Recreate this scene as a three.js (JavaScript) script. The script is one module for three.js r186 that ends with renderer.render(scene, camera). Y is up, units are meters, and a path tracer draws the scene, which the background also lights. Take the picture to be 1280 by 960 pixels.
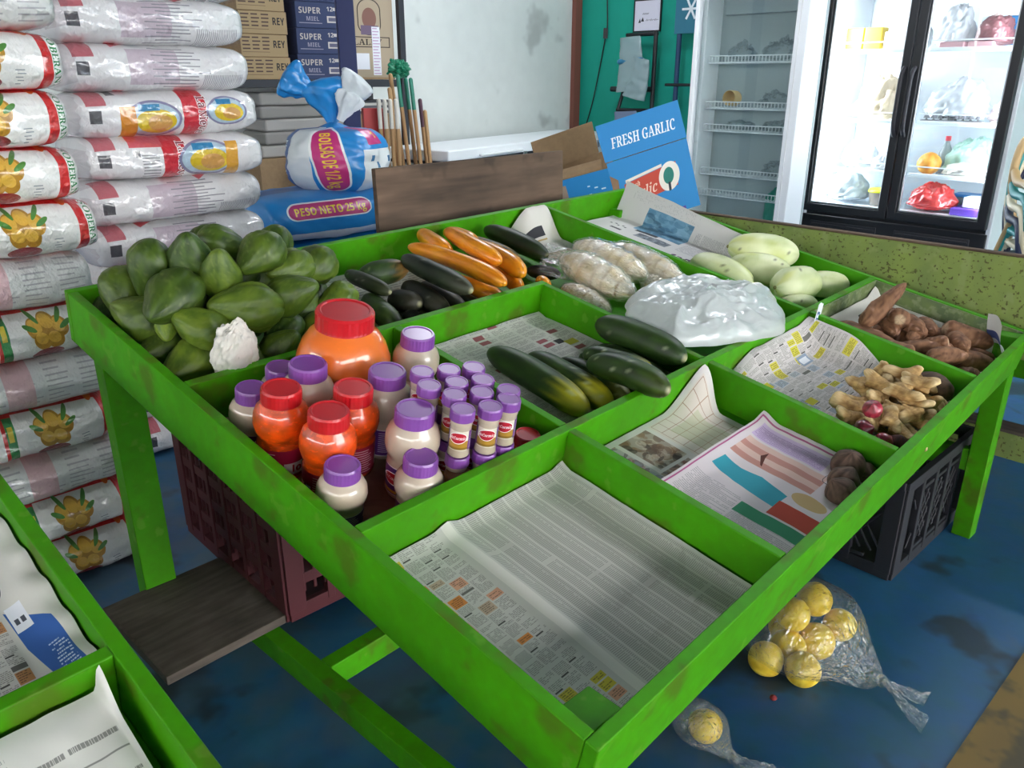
import * as THREE from 'three';
import { RoundedBoxGeometry } from 'three/addons/geometries/RoundedBoxGeometry.js';
import { mergeGeometries, toCreasedNormals } from 'three/addons/utils/BufferGeometryUtils.js';
import { ImprovedNoise } from 'three/addons/math/ImprovedNoise.js';
import { RectAreaLightUniformsLib } from 'three/addons/lights/RectAreaLightUniformsLib.js';
RectAreaLightUniformsLib.init();

// ---------- camera, sky, exposure ----------
const scene = new THREE.Scene();
const camera = new THREE.PerspectiveCamera(51.46, 4 / 3, 0.05, 200);
camera.position.set(0, 1.335, 0);
camera.rotation.x = THREE.MathUtils.degToRad(-21);
scene.background = new THREE.Color().setRGB(1.0, 1.0, 1.0);
scene.backgroundIntensity = 1.0;
const renderer = new THREE.WebGLRenderer({ antialias: true });
renderer.toneMapping = THREE.LinearToneMapping;
renderer.toneMappingExposure = 14.6;
renderer.shadowMap.enabled = true;

// ---------- helpers ----------
function rng(seed) { let s = seed | 0; return () => { s = (s + 0x6d2b79f5) | 0; let t = Math.imul(s ^ (s >>> 15), 1 | s); t = (t + Math.imul(t ^ (t >>> 7), 61 | t)) ^ t; return ((t ^ (t >>> 14)) >>> 0) / 4294967296; }; }
const noise = new ImprovedNoise();
const nz = (x, y, z) => noise.noise(x, y, z);
const fbm = (x, y, z, o = 4) => { let a = 0, k = 1; for (let i = 0; i < o; i++) { a += k * nz(x, y, z); x *= 2.03; y *= 2.03; z *= 2.03; k *= 0.5; } return a; };
const clamp = (x, a = 0, b = 1) => Math.min(b, Math.max(a, x));
const sm = (a, b, x) => { const t = clamp((x - a) / (b - a)); return t * t * (3 - 2 * t); };
const lerp = (a, b, t) => a + (b - a) * t;
const hex = (h) => new THREE.Color(h);
const mixc = (a, b, t) => a.clone().lerp(b, clamp(t));
const V = (x, y, z) => new THREE.Vector3(x, y, z);
const used = {};
function numbered(name) { const n = used[name] = (used[name] ?? -1) + 1; return n ? name + '_' + String(n).padStart(3, '0') : name; }
function finish(o) { o.castShadow = o.receiveShadow = true; return o; }
function obj(name, geo, mat, parent) {
  const g = Array.isArray(geo) ? mergeGeometries(geo.map((x) => { const y = x.index ? x.toNonIndexed() : x; for (const k of Object.keys(y.attributes)) if (!['position', 'normal', 'uv', 'color'].includes(k)) y.deleteAttribute(k); return y; })) : geo;
  const m = finish(new THREE.Mesh(g, mat)); m.name = parent ? name : numbered(name); (parent ?? scene).add(m); return m;
}
function tag(o, label, category, group, kind) { o.userData.label = label; o.userData.category = category; if (group) o.userData.group = group; if (kind) o.userData.kind = kind; return o; }
function thing(name, label, category, group) { const g = new THREE.Group(); g.name = numbered(name); scene.add(g); return tag(g, label, category, group); }
function structure(name, geo, mat, label) { const m = obj(name, geo, mat); m.userData.kind = 'structure'; if (label) m.userData.label = label; return m; }
function copy(o, label) { const c = o.clone(); c.name = numbered(o.name.replace(/_\d{3}$/, '')); c.userData = { ...o.userData }; if (label) c.userData.label = label; scene.add(c); return c; }

// parametric surface; fn(s, t) -> [x, y, z]; closed joins t = 0 and t = 1
function surf(nu, nv, fn, { closed = false, color = null, flip = false } = {}) {
  const P = [], U = [], C = [], I = [];
  for (let i = 0; i <= nu; i++) for (let j = 0; j <= nv; j++) {
    const s = i / nu, t = j / nv, p = fn(s, closed && j === nv ? 0 : t);
    P.push(...p); U.push(s, t); if (color) { const c = color(s, closed && j === nv ? 0 : t, p); C.push(c.r, c.g, c.b); }
  }
  const w = nv + 1;
  for (let i = 0; i < nu; i++) for (let j = 0; j < nv; j++) {
    const a = i * w + j, b = a + w, c = b + 1, d = a + 1;
    if (flip) I.push(a, d, b, d, c, b); else I.push(a, b, d, b, c, d);
  }
  const g = new THREE.BufferGeometry();
  g.setAttribute('position', new THREE.Float32BufferAttribute(P, 3)); g.setAttribute('uv', new THREE.Float32BufferAttribute(U, 2));
  if (color) g.setAttribute('color', new THREE.Float32BufferAttribute(C, 3));
  g.setIndex(I); g.computeVertexNormals();
  if (closed) {
    const n = g.attributes.normal;
    for (let i = 0; i <= nu; i++) { const a = i * w, b = a + nv; const v = V(n.getX(a) + n.getX(b), n.getY(a) + n.getY(b), n.getZ(a) + n.getZ(b)).normalize(); n.setXYZ(a, v.x, v.y, v.z); n.setXYZ(b, v.x, v.y, v.z); }
    for (const i of [0, nu]) { const v = V(0, 0, 0); for (let j = 0; j <= nv; j++) v.add(V(n.getX(i * w + j), n.getY(i * w + j), n.getZ(i * w + j))); v.normalize(); const p0 = V(P[i * w * 3], P[i * w * 3 + 1], P[i * w * 3 + 2]), p1 = V(P[(i * w + (nv >> 1)) * 3], P[(i * w + (nv >> 1)) * 3 + 1], P[(i * w + (nv >> 1)) * 3 + 2]); if (p0.distanceTo(p1) < 1e-4 && v.lengthSq() > 0.1) for (let j = 0; j <= nv; j++) n.setXYZ(i * w + j, v.x, v.y, v.z); }
  }
  return g;
}
// box with rounded edges and uv in metres
let uvShift = 0;
function metreUV(g0) {
  const g = g0.index ? g0.toNonIndexed() : g0, p = g.attributes.position, n = g.attributes.normal, uv = new Float32Array(p.count * 2); uvShift += 0.377;
  for (let i = 0; i < p.count; i++) {
    const ax = Math.abs(n.getX(i)), ay = Math.abs(n.getY(i)), az = Math.abs(n.getZ(i)), x = p.getX(i), y = p.getY(i), z = p.getZ(i);
    let a, b; if (ay >= ax && ay >= az) { a = x; b = z; } else if (ax >= az) { a = z; b = y; } else { a = x; b = y; }
    uv[2 * i] = a + uvShift; uv[2 * i + 1] = b + uvShift * 1.7;
  }
  g.setAttribute('uv', new THREE.BufferAttribute(uv, 2)); return g;
}
function box(lx, ly, lz, x = 0, y = 0, z = 0, r = 0.002) { const g = metreUV(r ? new RoundedBoxGeometry(lx, ly, lz, 1, Math.min(r, lx / 2.1, ly / 2.1, lz / 2.1)) : new THREE.BoxGeometry(lx, ly, lz)); g.translate(x, y, z); return g; }
function rod(a, b, r, seg = 8) { const d = b.clone().sub(a), g = new THREE.CylinderGeometry(r, r, d.length(), seg); g.applyQuaternion(new THREE.Quaternion().setFromUnitVectors(V(0, 1, 0), d.normalize())); g.translate((a.x + b.x) / 2, (a.y + b.y) / 2, (a.z + b.z) / 2); return g; }
function tube(pts, r, seg = 24, rad = 8) { return new THREE.TubeGeometry(new THREE.CatmullRomCurve3(pts), seg, r, rad, false); }
const lathe = (pts, seg = 40) => new THREE.LatheGeometry(pts.map(([x, y]) => new THREE.Vector2(x, y)), seg);
// printed sheet lying on a face (width, height, centre, yaw)
function sheet(w, h) { return new THREE.PlaneGeometry(w, h); }

// textures
function ctex(w, h, draw, rep) {
  const c = document.createElement('canvas'); c.width = w; c.height = h; const x = c.getContext('2d'); draw(x, w, h);
  const t = new THREE.CanvasTexture(c); t.colorSpace = THREE.SRGBColorSpace; t.wrapS = t.wrapT = rep ? THREE.RepeatWrapping : THREE.ClampToEdgeWrapping; t.magFilter = THREE.LinearFilter; if (rep) t.repeat.set(rep, rep); return t;
}
function dtex(n, fn, rep = 1, srgb = true) {   // fn(u, v) -> [r,g,b] 0..1, tileable when fn is
  const d = new Uint8Array(n * n * 4);
  for (let j = 0; j < n; j++) for (let i = 0; i < n; i++) { const c = fn(i / n, j / n), o = 4 * (j * n + i); d[o] = clamp(c[0]) * 255; d[o + 1] = clamp(c[1]) * 255; d[o + 2] = clamp(c[2]) * 255; d[o + 3] = 255; }
  const t = new THREE.DataTexture(d, n, n); t.wrapS = t.wrapT = THREE.RepeatWrapping; t.magFilter = THREE.LinearFilter; if (srgb) t.colorSpace = THREE.SRGBColorSpace; t.repeat.set(rep, rep); t.needsUpdate = true; return t;
}
// tileable gradient-like value noise
const HT = (() => { const r = rng(99), a = new Float32Array(65536); for (let i = 0; i < 65536; i++) a[i] = r() * 2 - 1; return a; })();
function tn(u, v, f, z = 0, oct = 4) {
  let sum = 0, k = 0.62, p = Math.max(1, Math.round(f)); const zz = Math.imul(z + 1, 7919);
  for (let o = 0; o < oct; o++) {
    const x = u * p, y = v * p, i = Math.floor(x), j = Math.floor(y), a = x - i, b = y - j, sx = a * a * (3 - 2 * a), sy = b * b * (3 - 2 * b), i0 = i % p, i1 = (i + 1) % p, j0 = j % p, j1 = (j + 1) % p;
    const h = (m, n) => HT[(Math.imul(m, 374761) + Math.imul(n, 668265) + zz + o * 977 ^ Math.imul(m + n * 57, 2654435)) >>> 4 & 65535];
    const c = h(i0, j0), d = h(i1, j0), e = h(i0, j1), g = h(i1, j1); sum += k * (c + (d - c) * sx + (e - c) * sy + (c - d - e + g) * sx * sy); p *= 2; k *= 0.5;
  }
  return sum;
}
const std = (color, roughness = 0.7, o = {}) => new THREE.MeshStandardMaterial({ color, roughness, side: THREE.DoubleSide, ...o });
const wrinkle = dtex(256, (u, v) => { const a = 1 - Math.abs(tn(u, v, 5, 3)) * 1.6, b = 1 - Math.abs(tn(u, v, 12, 8)) * 1.4, k = 0.5 * a + 0.3 * b; return [k, k, k]; }, 1, false); wrinkle.repeat.set(3, 1);
const crinkle = dtex(256, (u, v) => { const a = 1 - Math.abs(tn(u, v, 7, 33)) * 2, b = 1 - Math.abs(tn(u, v, 17, 38)) * 1.8, k = 0.5 * a + 0.35 * b; return [k, k, k]; }, 2, false);
const phys = (color, roughness = 0.5, o = {}) => new THREE.MeshPhysicalMaterial({ color, roughness, side: THREE.DoubleSide, ...o });
const vcol = (roughness = 0.5, o = {}) => phys('#ffffff', roughness, { vertexColors: true, ...o });
const film = (o = {}) => phys('#ffffff', 0.12, { transmission: 1, thickness: 0, ior: 1.45, ...o });

// frames. Horizontal room axes: A runs along the white wall away to the right, B along the green wall away to the left
const A = V(0.725, 0, -0.688), B = V(-0.688, 0, -0.725), YAW_A = THREE.MathUtils.degToRad(43.5), YAW_F = THREE.MathUtils.degToRad(-46.5);
// the sloping table tops: x = along the low front rail, y = normal, z = minus the way up the slope
const TU = V(0.6822, 0.0122, -0.731).normalize(), TN0 = V(0.1318, 0.981, 0.139).normalize();
const TV = TN0.clone().cross(TU).normalize(), TN = TU.clone().cross(TV).normalize();
const TO = V(0.0955, 0.637, -0.7103);
const TM = new THREE.Matrix4().makeBasis(TU, TN, TV.clone().negate()).setPosition(TO), TQ = new THREE.Quaternion().setFromRotationMatrix(TM), TMI = TM.clone().invert();
const T = (u, v, n = 0) => V(u, n, -v).applyMatrix4(TM);
const FL = -0.09;                                            // inner floor of the trays below the rim
function onTable(o, u, v, n, e) { o.position.copy(T(u, v, n)); o.quaternion.copy(TQ); if (e) o.quaternion.multiply(new THREE.Quaternion().setFromEuler(new THREE.Euler(...e, 'YXZ'))); return o; }
function along(o, p, q, up = TN, roll = 0) { const x = q.clone().sub(p).normalize(), z = x.clone().cross(up).normalize(), y = z.clone().cross(x); o.position.copy(p).add(q).multiplyScalar(0.5); o.quaternion.setFromRotationMatrix(new THREE.Matrix4().makeBasis(x, y, z)); if (roll) o.rotateX(roll); return o; }

// ---------- shared materials ----------
const greenTex = dtex(512, (u, v) => {
  const g = tn(u, v, 5), f = tn(u, v, 40, 3), s = tn(u, v, 18, 9), w = sm(0.42, 0.62, s), d = sm(0.25, 0.7, tn(u, v, 9, 20));
  let c = [0.255 + 0.02 * g, 0.57 + 0.05 * g + 0.03 * f, 0.0];
  c = c.map((x, i) => lerp(x, [0.42, 0.62, 0.24][i], w * 0.5)); c = c.map((x, i) => lerp(x, [0.33, 0.38, 0.12][i], d * 0.6)); return c;
}, 1.6);
const M = {
  green: phys('#ffffff', 0.55, { map: greenTex, specularIntensity: 0.45 }),
  dullgreen: std('#ffffff', 0.75, { map: dtex(512, (u, v) => {
    const g = tn(u, v, 6), s = tn(u, v, 56, 4), b = sm(0.34, 0.55, s), w = sm(0.2, 0.6, tn(u, v, 10, 7));
    let c = [0.52 + 0.05 * g, 0.585 + 0.05 * g, 0.31]; c = c.map((x, i) => lerp(x, [0.59, 0.63, 0.41][i], w * 0.6)); return c.map((x, i) => lerp(x, [0.33, 0.31, 0.16][i], b * 0.85));
  }, 2.2) }),
  greygreen: std('#ffffff', 0.8, { map: dtex(256, (u, v) => { const g = tn(u, v, 9), w = sm(0.0, 0.5, tn(u, v, 24, 5)); const c = [0.40 + 0.06 * g, 0.47 + 0.06 * g, 0.30]; return c.map((x, i) => lerp(x, [0.58, 0.62, 0.48][i], w * 0.6)); }, 3) }),
  wood: std('#ffffff', 0.85, { map: dtex(512, (u, v) => { const g = tn(u, (v * 9) % 1, 5, 4), k = tn(u, v, 5, 2), s = sm(0.3, 0.6, tn(u, v, 9, 13)); const b = 0.33 + 0.08 * g + 0.09 * k - 0.06 * s; return [b * 1.06, b * 0.85, b * 0.70]; }, 1) }),
  greywood: std('#ffffff', 0.9, { map: dtex(256, (u, v) => { const b = 0.33 + 0.06 * fbm(u * 4, v * 30, 6) + 0.05 * tn(u, v, 8, 2); return [b * 1.06, b * 0.95, b * 0.86]; }, 2) }),
  black: std('#15161b', 0.45), blackplastic: std('#24242a', 0.55), darksteel: std('#2c2e36', 0.5, { metalness: 0.2 }),
  white: std('#e9edf0', 0.4), offwhite: std('#dcdfe0', 0.5), steel: std('#a9acb0', 0.35, { metalness: 0.9 }),
  cardboard: std('#ffffff', 0.9, { map: dtex(128, (u, v) => { const b = 0.60 + 0.03 * tn(u, v, 20); return [b, b * 0.83, b * 0.63]; }, 3) }),
  redlid: phys('#c8141f', 0.35, { clearcoat: 0.4, clearcoatRoughness: 0.2 }), purplelid: phys('#84489f', 0.38, { clearcoat: 0.4, clearcoatRoughness: 0.2 }),
};

// ---------- the shop: floor, walls, ceiling, posts ----------
const CORNER = V(0.65, 0, -8.5);
const floorTex = dtex(1024, (u, v) => {   // one tile = 4 m
  const a = tn(u, v, 5), b = tn(u, v, 22, 3), c = tn(u, v, 90, 6), worn = sm(0.0, 0.5, tn(u, v, 7, 12) * 0.7 + 0.5 * tn(u, v, 40, 17)), dirt = sm(0.22, 0.5, tn(u, v, 26, 8) * 0.7 + 0.4 * tn(u, v, 9, 15)), pale = sm(0.35, 0.55, tn(u, v, 12, 31));
  let k = [0.17 + 0.03 * a, 0.37 + 0.06 * a + 0.03 * b, 0.53 + 0.07 * a + 0.05 * c];
  k = k.map((x, i) => lerp(x, [0.36, 0.40, 0.43][i], worn * 0.55)); k = k.map((x, i) => lerp(x, [0.16, 0.15, 0.15][i], dirt * 0.6)); return k.map((x, i) => lerp(x, [0.25, 0.50, 0.66][i], pale * 0.4));
}, 0.25);
const floorMat = phys('#ffffff', 0.5, { map: floorTex, bumpMap: dtex(256, (u, v) => { const b = 0.5 + 0.4 * tn(u, v, 30, 4); return [b, b, b]; }, 1, false), bumpScale: 0.0012 });
structure('floor', box(26, 0.2, 26, 0, -0.1, -2, 0), floorMat, 'worn blue painted concrete floor');
// yellow-brown worn lane painted on the floor, running along the aisle
{
  const lane = metreUV(new THREE.BoxGeometry(5.4, 0.002, 1.1)); const t = dtex(512, (u, v) => { const a = tn(u, v, 6, 2), d = sm(0.0, 0.5, tn(u, v, 18, 5)); const c = [0.50 + 0.05 * a, 0.40 + 0.04 * a, 0.20]; return c.map((x, i) => lerp(x, [0.26, 0.25, 0.22][i], d * 0.7)); }, 0.8);
  const m = structure('trim_1', lane, std('#ffffff', 0.6, { map: t }), 'yellow-brown worn lane painted on the floor'); m.rotation.y = YAW_A;
  m.position.copy(V(1.10, 0.001, -1.46)).addScaledVector(A, 0.9).addScaledVector(B, -0.56);
}
const plaster = (r, g, b, seed, stain = 0.15) => std('#ffffff', 0.75, { map: dtex(512, (u, v) => { const a = tn(u, v, 4, seed), f = tn(u, v, 40, seed + 3), s = sm(0.35, 0.7, tn(u, v, 9, seed + 9)); const k = 1 + 0.035 * a + 0.015 * f - stain * s; return [r * k, g * k, b * k]; }, 0.3) });
const wallWhite = plaster(0.86, 0.88, 0.87, 11, 0.16), wallGreen = plaster(0.02, 0.60, 0.52, 31, 0.06), ceilMat = plaster(0.42, 0.41, 0.40, 51, 0.05);
function wall(name, p, dir, len, y0, y1, mat, label) { const g = metreUV(new THREE.BoxGeometry(len, y1 - y0, 0.2)); const m = structure(name, g, mat, label); m.rotation.y = Math.atan2(-dir.z, dir.x); m.position.copy(p).addScaledVector(dir, len / 2); m.position.y = (y0 + y1) / 2; return m; }
const HALL = 12.5, CH = 3.5;
wall('wall_back', CORNER.clone().addScaledVector(B, 0.1).addScaledVector(A, 0.2), A.clone().negate(), HALL, 0, CH, wallWhite, 'stained white plastered wall behind the chest freezer');
wall('wall_right', CORNER.clone().addScaledVector(A, 0.1), B.clone().negate(), HALL, 0, CH, wallGreen, 'sea-green painted wall behind the refrigerators');
// the two street sides: header beams above wide openings, corner pillars
const FARL = CORNER.clone().addScaledVector(A, -HALL), FARR = CORNER.clone().addScaledVector(B, -HALL);
wall('wall_left', FARL, B.clone().negate(), HALL, 0, 2.4, wallWhite, 'solid lower part of the shop side with a long opening above');
wall('wall_left_top', FARL, B.clone().negate(), HALL, 3.1, CH, wallWhite, 'header beam over the long side opening');
wall('wall_front', FARR, A.clone().negate(), HALL, 2.9, CH, wallWhite, 'header beam over the open street side');
wall('wall_front_low', FARR.clone().addScaledVector(A, -HALL * 0.46), A.clone().negate(), HALL * 0.54, 0, 1.95, wallWhite, 'low wall closing part of the street side');
for (const [k, f] of [[0, 1], [1, 0.46]]) {
  const p = k ? FARR.clone().addScaledVector(A, -HALL * f) : FARL.clone().addScaledVector(B, -HALL * f);
  const m = structure('wall_pillar', box(0.5, 2.9, 0.5, 0, 1.45, 0, 0.01), wallWhite, 'white square pillar between the street openings'); m.position.copy(p); m.rotation.y = YAW_A;
}
{ const g = metreUV(new THREE.BoxGeometry(HALL + 0.4, 0.2, HALL + 0.4)); const m = structure('ceiling', g, ceilMat); m.rotation.y = YAW_A; m.position.copy(CORNER).addScaledVector(A, -HALL / 2).addScaledVector(B, -HALL / 2); m.position.y = CH + 0.1; }
structure('ground_outside', box(90, 0.2, 90, 0, -0.22, 0, 0), std('#6d6a64', 0.9), 'pale concrete yard outside the shop');
// brown trim in the wall corner
{ const m = structure('trim_2', box(0.09, CH, 0.05, 0, CH / 2, 0), std('#7d4a3e', 0.7), 'brown painted timber strip where the walls meet'); m.position.copy(CORNER).addScaledVector(A, -0.06).addScaledVector(B, -0.03); m.rotation.y = YAW_A; }
// fluorescent battens on the ceiling over the back aisle
for (const [x, z, l] of [[0.2, -5.6, 'ceiling batten lamp over the aisle before the freezer'], [2.2, -3.6, 'ceiling batten lamp over the aisle before the refrigerators']]) {
  const g = thing('ceiling_lamp', l, 'lamp'); g.position.set(x, CH, z); g.rotation.y = x < 1 ? YAW_A : YAW_F;
  obj('housing', box(1.25, 0.05, 0.16, 0, -0.025, 0, 0.01), M.white, g); obj('tube', box(1.2, 0.03, 0.1, 0, -0.065, 0, 0.014), std('#ffffff', 0.5, { emissive: '#f4f8ff', emissiveIntensity: 0.8 }), g);
  const L = new THREE.RectAreaLight('#f2f7ff', 9, 1.2, 0.1); L.position.set(0, -0.083, 0); L.rotation.x = -Math.PI / 2; L.name = 'lamp_light'; g.add(L);
}
// blue steel post
{ const p = thing('steel_post', 'dark blue square steel post in front of the box shelf', 'post'); p.position.set(-0.955, 0, -5.0); p.rotation.y = 0.25; const bm = std('#0e1d52', 0.55);
  obj('shaft', box(0.1, CH, 0.1, 0, CH / 2, 0, 0.008), bm, p); obj('base_plate', box(0.22, 0.012, 0.22, 0, 0.006, 0), bm, p); }

// ---------- the produce tables ----------
const UC = [0.471, 0.973, 1.514], VR = [0.4348, 0.943], TW_ = 0.02, UL = 2.0, VL = 1.4254;
function trayTable(label, u0, legTop) {       // u0 = shift of the whole table along the front rail
  const g = thing('produce_table', label, 'table'); g.position.copy(TO); g.quaternion.copy(TQ);
  const R = 0.12, yo = -R / 2;
  const P = (name, lx, ly, lz, x, y, z, mat = M.green) => obj(name, box(lx, ly, lz, x + u0, y, z, 0.0025), mat, g);
  P('rail', UL + 2 * TW_, R, TW_, UL / 2, yo, TW_ / 2);                        // low front rail
  P('rail', UL + 2 * TW_, R, TW_, UL / 2, yo, -VL - TW_ / 2);                  // high back rail
  P('rail', TW_, R, VL, -TW_ / 2, yo, -VL / 2);
  P('rail', TW_, R, VL, UL + TW_ / 2, yo, -VL / 2);
  VR.forEach((v, k) => { const w = k ? UC[1] + TW_ : UL; P('divider', w, 0.096, TW_, w / 2, -0.048, -v - TW_ / 2); });
  const rows = [[0, VR[0]], [VR[0] + TW_, VR[1]]];
  rows.forEach(([a, b], r) => UC.forEach((u) => P('divider', TW_, 0.094, b - a, u + TW_ / 2, -0.048, -(a + b) / 2)));
  P('divider', TW_, 0.094, VL - VR[1], UC[2] + TW_ / 2, -0.048, -(VR[1] + VL) / 2);
  // floor boards of the trays, one wide board per row
  for (const [a, b] of [[0, VR[0]], [VR[0], VR[1]], [VR[1], VL]]) P('floor_board', UL, 0.016, b - a - 0.002, UL / 2, FL - 0.01, -(a + b) / 2);
  // legs stand plumb although the top slopes
  const legAt = (u, v) => { const top = V(u + u0, -0.012, -v).applyMatrix4(TM), h = top.y; const l = box(0.055, h, 0.055, 0, h / 2, 0, 0.003); l.rotateY(YAW_A); l.translate(top.x, 0, top.z); l.applyMatrix4(TMI); obj('leg', l, M.green, g); };
  legAt(0.03, 0.028); legAt(UL - 0.03, 0.028);
  const legBack = (u, v) => { const top = V(u + u0, -R, -v).applyMatrix4(TM), h = top.y + 0.06; const l = box(0.075, h, 0.06, 0, h / 2, 0, 0.003); l.rotateY(YAW_A); l.translate(top.x, 0, top.z); l.applyMatrix4(TMI); obj('leg', l, M.green, g); };
  legBack(0.045, VL - 0.035); legBack(UL - 0.045, VL - 0.035);
  // stretchers low down, level
  const str = (ua, va, ub, vb, y, h = 0.06, t = 0.04) => { const p = T(ua + u0, va), q = T(ub + u0, vb); p.y = q.y = y; const d = q.clone().sub(p), l = box(d.length(), h, t, 0, 0, 0, 0.003); l.rotateY(Math.atan2(-d.z, d.x)); l.translate((p.x + q.x) / 2, y, (p.z + q.z) / 2); l.applyMatrix4(TMI); obj('stretcher', l, M.green, g); };
  str(0.15, 0.03, 0.15, VL - 0.03, 0.11); str(UL - 0.03, 0.06, UL - 0.03, VL - 0.06, 0.25, 0.07, 0.035); str(0.17, 0.86, UL - 0.05, 0.86, 0.11);
  str(0.05, VL - 0.07, UL - 0.05, VL - 0.07, 0.11); str(0.03, 0.06, 0.15, 0.06, 0.11);
  return g;
}
const table = trayTable('green sloping produce table with jars, gourds and roots in its trays', 0);
// weathered lining of the tray that holds the tubers
obj('weathered_face', box(0.004, 0.086, VR[0] - 0.002, UL - 0.003, -0.046, -VR[0] / 2, 0), M.greygreen, table);
obj('weathered_face', box(UL - UC[2] - 0.024, 0.086, 0.004, (UL + UC[2] + TW_) / 2, -0.046, -VR[0] + 0.003, 0), M.greygreen, table);
const table2 = trayTable('green sloping table lined with newspaper only, set across the gap from the jars', -2.352);
// loose shelf plank between the lower stretchers
{ const p = obj('shelf_plank', box(0.30, 0.022, 0.34), M.greywood); tag(p, 'grey-brown loose plank lying low beside the red crate', 'plank'); p.position.set(-0.745, 0.153, -1.562); p.rotation.y = YAW_A + 0.06; }
// the level table behind, with the mottled board
{
  const g = thing('display_table', 'mottled pale green level table behind the tuber tray', 'table'); const base = T(2.09, 0.0); g.position.set(base.x, 0, base.z); g.rotation.y = YAW_F; // local x: towards the aisle, z: towards the sloping table
  const P = (n, lx, ly, lz, x, y, z, m = M.dullgreen) => obj(n, box(lx, ly, lz, x, y, z, 0.003), m, g);
  const x0 = -1.25, x1 = 0.95, L = x1 - x0, xm = (x0 + x1) / 2, D = 1.0;
  P('side_board', L, 0.3, 0.022, xm, 0.695, -0.03); P('side_board', L, 0.2, 0.022, xm, 0.52, -D);
  P('edge_strip', L, 0.008, 0.026, xm, 0.849, -0.03, M.wood); 
  for (const x of [x0, x1]) { const s = P('side_board', 0.022, 0.22, D, 0, 0, 0); s.position.set(x, 0.64, -D / 2 - 0.02); s.rotation.x = -0.21; }
  { const s = P('floor_board', L, 0.018, D, 0, 0, 0, M.greywood); s.position.set(xm, 0.53, -D / 2 - 0.02); s.rotation.x = -0.12; }
  for (const x of [x0 + 0.05, x1 - 0.05]) for (const z of [-0.09, -D + 0.06]) P('leg', 0.07, z < -0.5 ? 0.45 : 0.55, 0.07, x, z < -0.5 ? 0.225 : 0.275, z);
  P('stretcher', L - 0.15, 0.09, 0.03, xm, 0.245, -0.09); P('stretcher', L - 0.15, 0.09, 0.03, xm, 0.245, -D + 0.06, M.green);
  P('shelf_edge', L - 0.2, 0.012, 0.08, xm, 0.297, -0.1, M.greywood);
}

// ---------- newspapers ----------
function lines(x, X, Y, w, h, lh, col, r, dens = 0.9) { x.fillStyle = col; for (let y = Y; y < Y + h; y += lh) { let p = X; const end = X + w * (r() < 0.15 ? 0.4 + 0.5 * r() : 1); while (p < end) { const q = Math.min(end - p, 3 + r() * 14); if (r() < dens) x.fillRect(p, y, q, lh * 0.45); p += q + 2.5; } } }
function blot(x, X, Y, w, h, cols, r, n = 60) { x.save(); x.beginPath(); x.rect(X, Y, w, h); x.clip(); x.fillStyle = cols[0]; x.fillRect(X, Y, w, h); for (let i = 0; i < n; i++) { x.fillStyle = cols[1 + Math.floor(r() * (cols.length - 1))]; x.globalAlpha = 0.5; x.beginPath(); x.ellipse(X + r() * w, Y + r() * h, w * (0.03 + 0.12 * r()), h * (0.03 + 0.12 * r()), r() * 3, 0, 7); x.fill(); } x.restore(); }
function classified(x, W, H, r, accents, cw = 92, ch = 58, X0 = 14, Y0 = 14, X1 = W - 14, Y1 = H - 14) {
  for (let cx = X0; cx + cw * 0.6 < X1; cx += cw) { let y = Y0; while (y < Y1 - 20) { const h = ch * (0.45 + r() * 0.9), w = Math.min(cw - 7, X1 - cx), k = r();
    if (k < 0.18) { x.fillStyle = accents[Math.floor(r() * accents.length)]; x.fillRect(cx, y, w, h - 6); lines(x, cx + 6, y + 6, w - 12, h - 18, 8, 'rgba(60,50,40,.5)', r); }
    else if (k < 0.24) { x.fillStyle = '#6d6b66'; x.fillRect(cx, y, w, h * 0.35); lines(x, cx, y + h * 0.42, w, h * 0.5, 6, '#8a8883', r); }
    else { if (r() < 0.5) { x.fillStyle = '#55534f'; x.fillRect(cx, y, w * 0.6, 6); } lines(x, cx, y + 9, w, h - 16, 6, '#908e88', r); }
    y += h; } }
}
const newsMat = (w, h, draw, seed, base = '#cfcdc6') => std('#ffffff', 0.85, { map: ctex(w, h, (x) => { const r = rng(seed); x.fillStyle = base; x.fillRect(0, 0, w, h); x.translate(0, h); x.scale(1, -1); draw(x, w, h, r); }) });
// a sheet over [u0,u1] x [v0,v1]; shape(s,t) adds height (metres) and may shift u, v
function paper(name, label, mat, u0, u1, v0, v1, shape, res = 36, rot = 0, turn = false) {
  const cu = (u0 + u1) / 2, cv = (v0 + v1) / 2, c = Math.cos(rot), sn = Math.sin(rot);
  const g = surf(res, res, (s, t) => { let du = (s - 0.5) * (u1 - u0), dv = (t - 0.5) * (v1 - v0); const q = shape(s, t); du += q[1] ?? 0; dv += q[2] ?? 0; return [du * c - dv * sn, 0.0035 + q[0], -(du * sn + dv * c)]; });
  if (turn) { const q = g.attributes.uv; for (let i = 0; i < q.count; i++) { const a = q.getX(i), b = q.getY(i); q.setXY(i, 1 - b, a); } }
  const m = obj(name, g, mat); tag(m, label, 'newspaper'); onTable(m, cu, cv, FL); return m;
}
const wav = (s, t, k, a) => a * (0.5 + 0.5 * nz(s * 3 + k, t * 3, k)) + a * 0.25 * (1 + nz(s * 9, t * 9 + k, 5));
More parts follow.
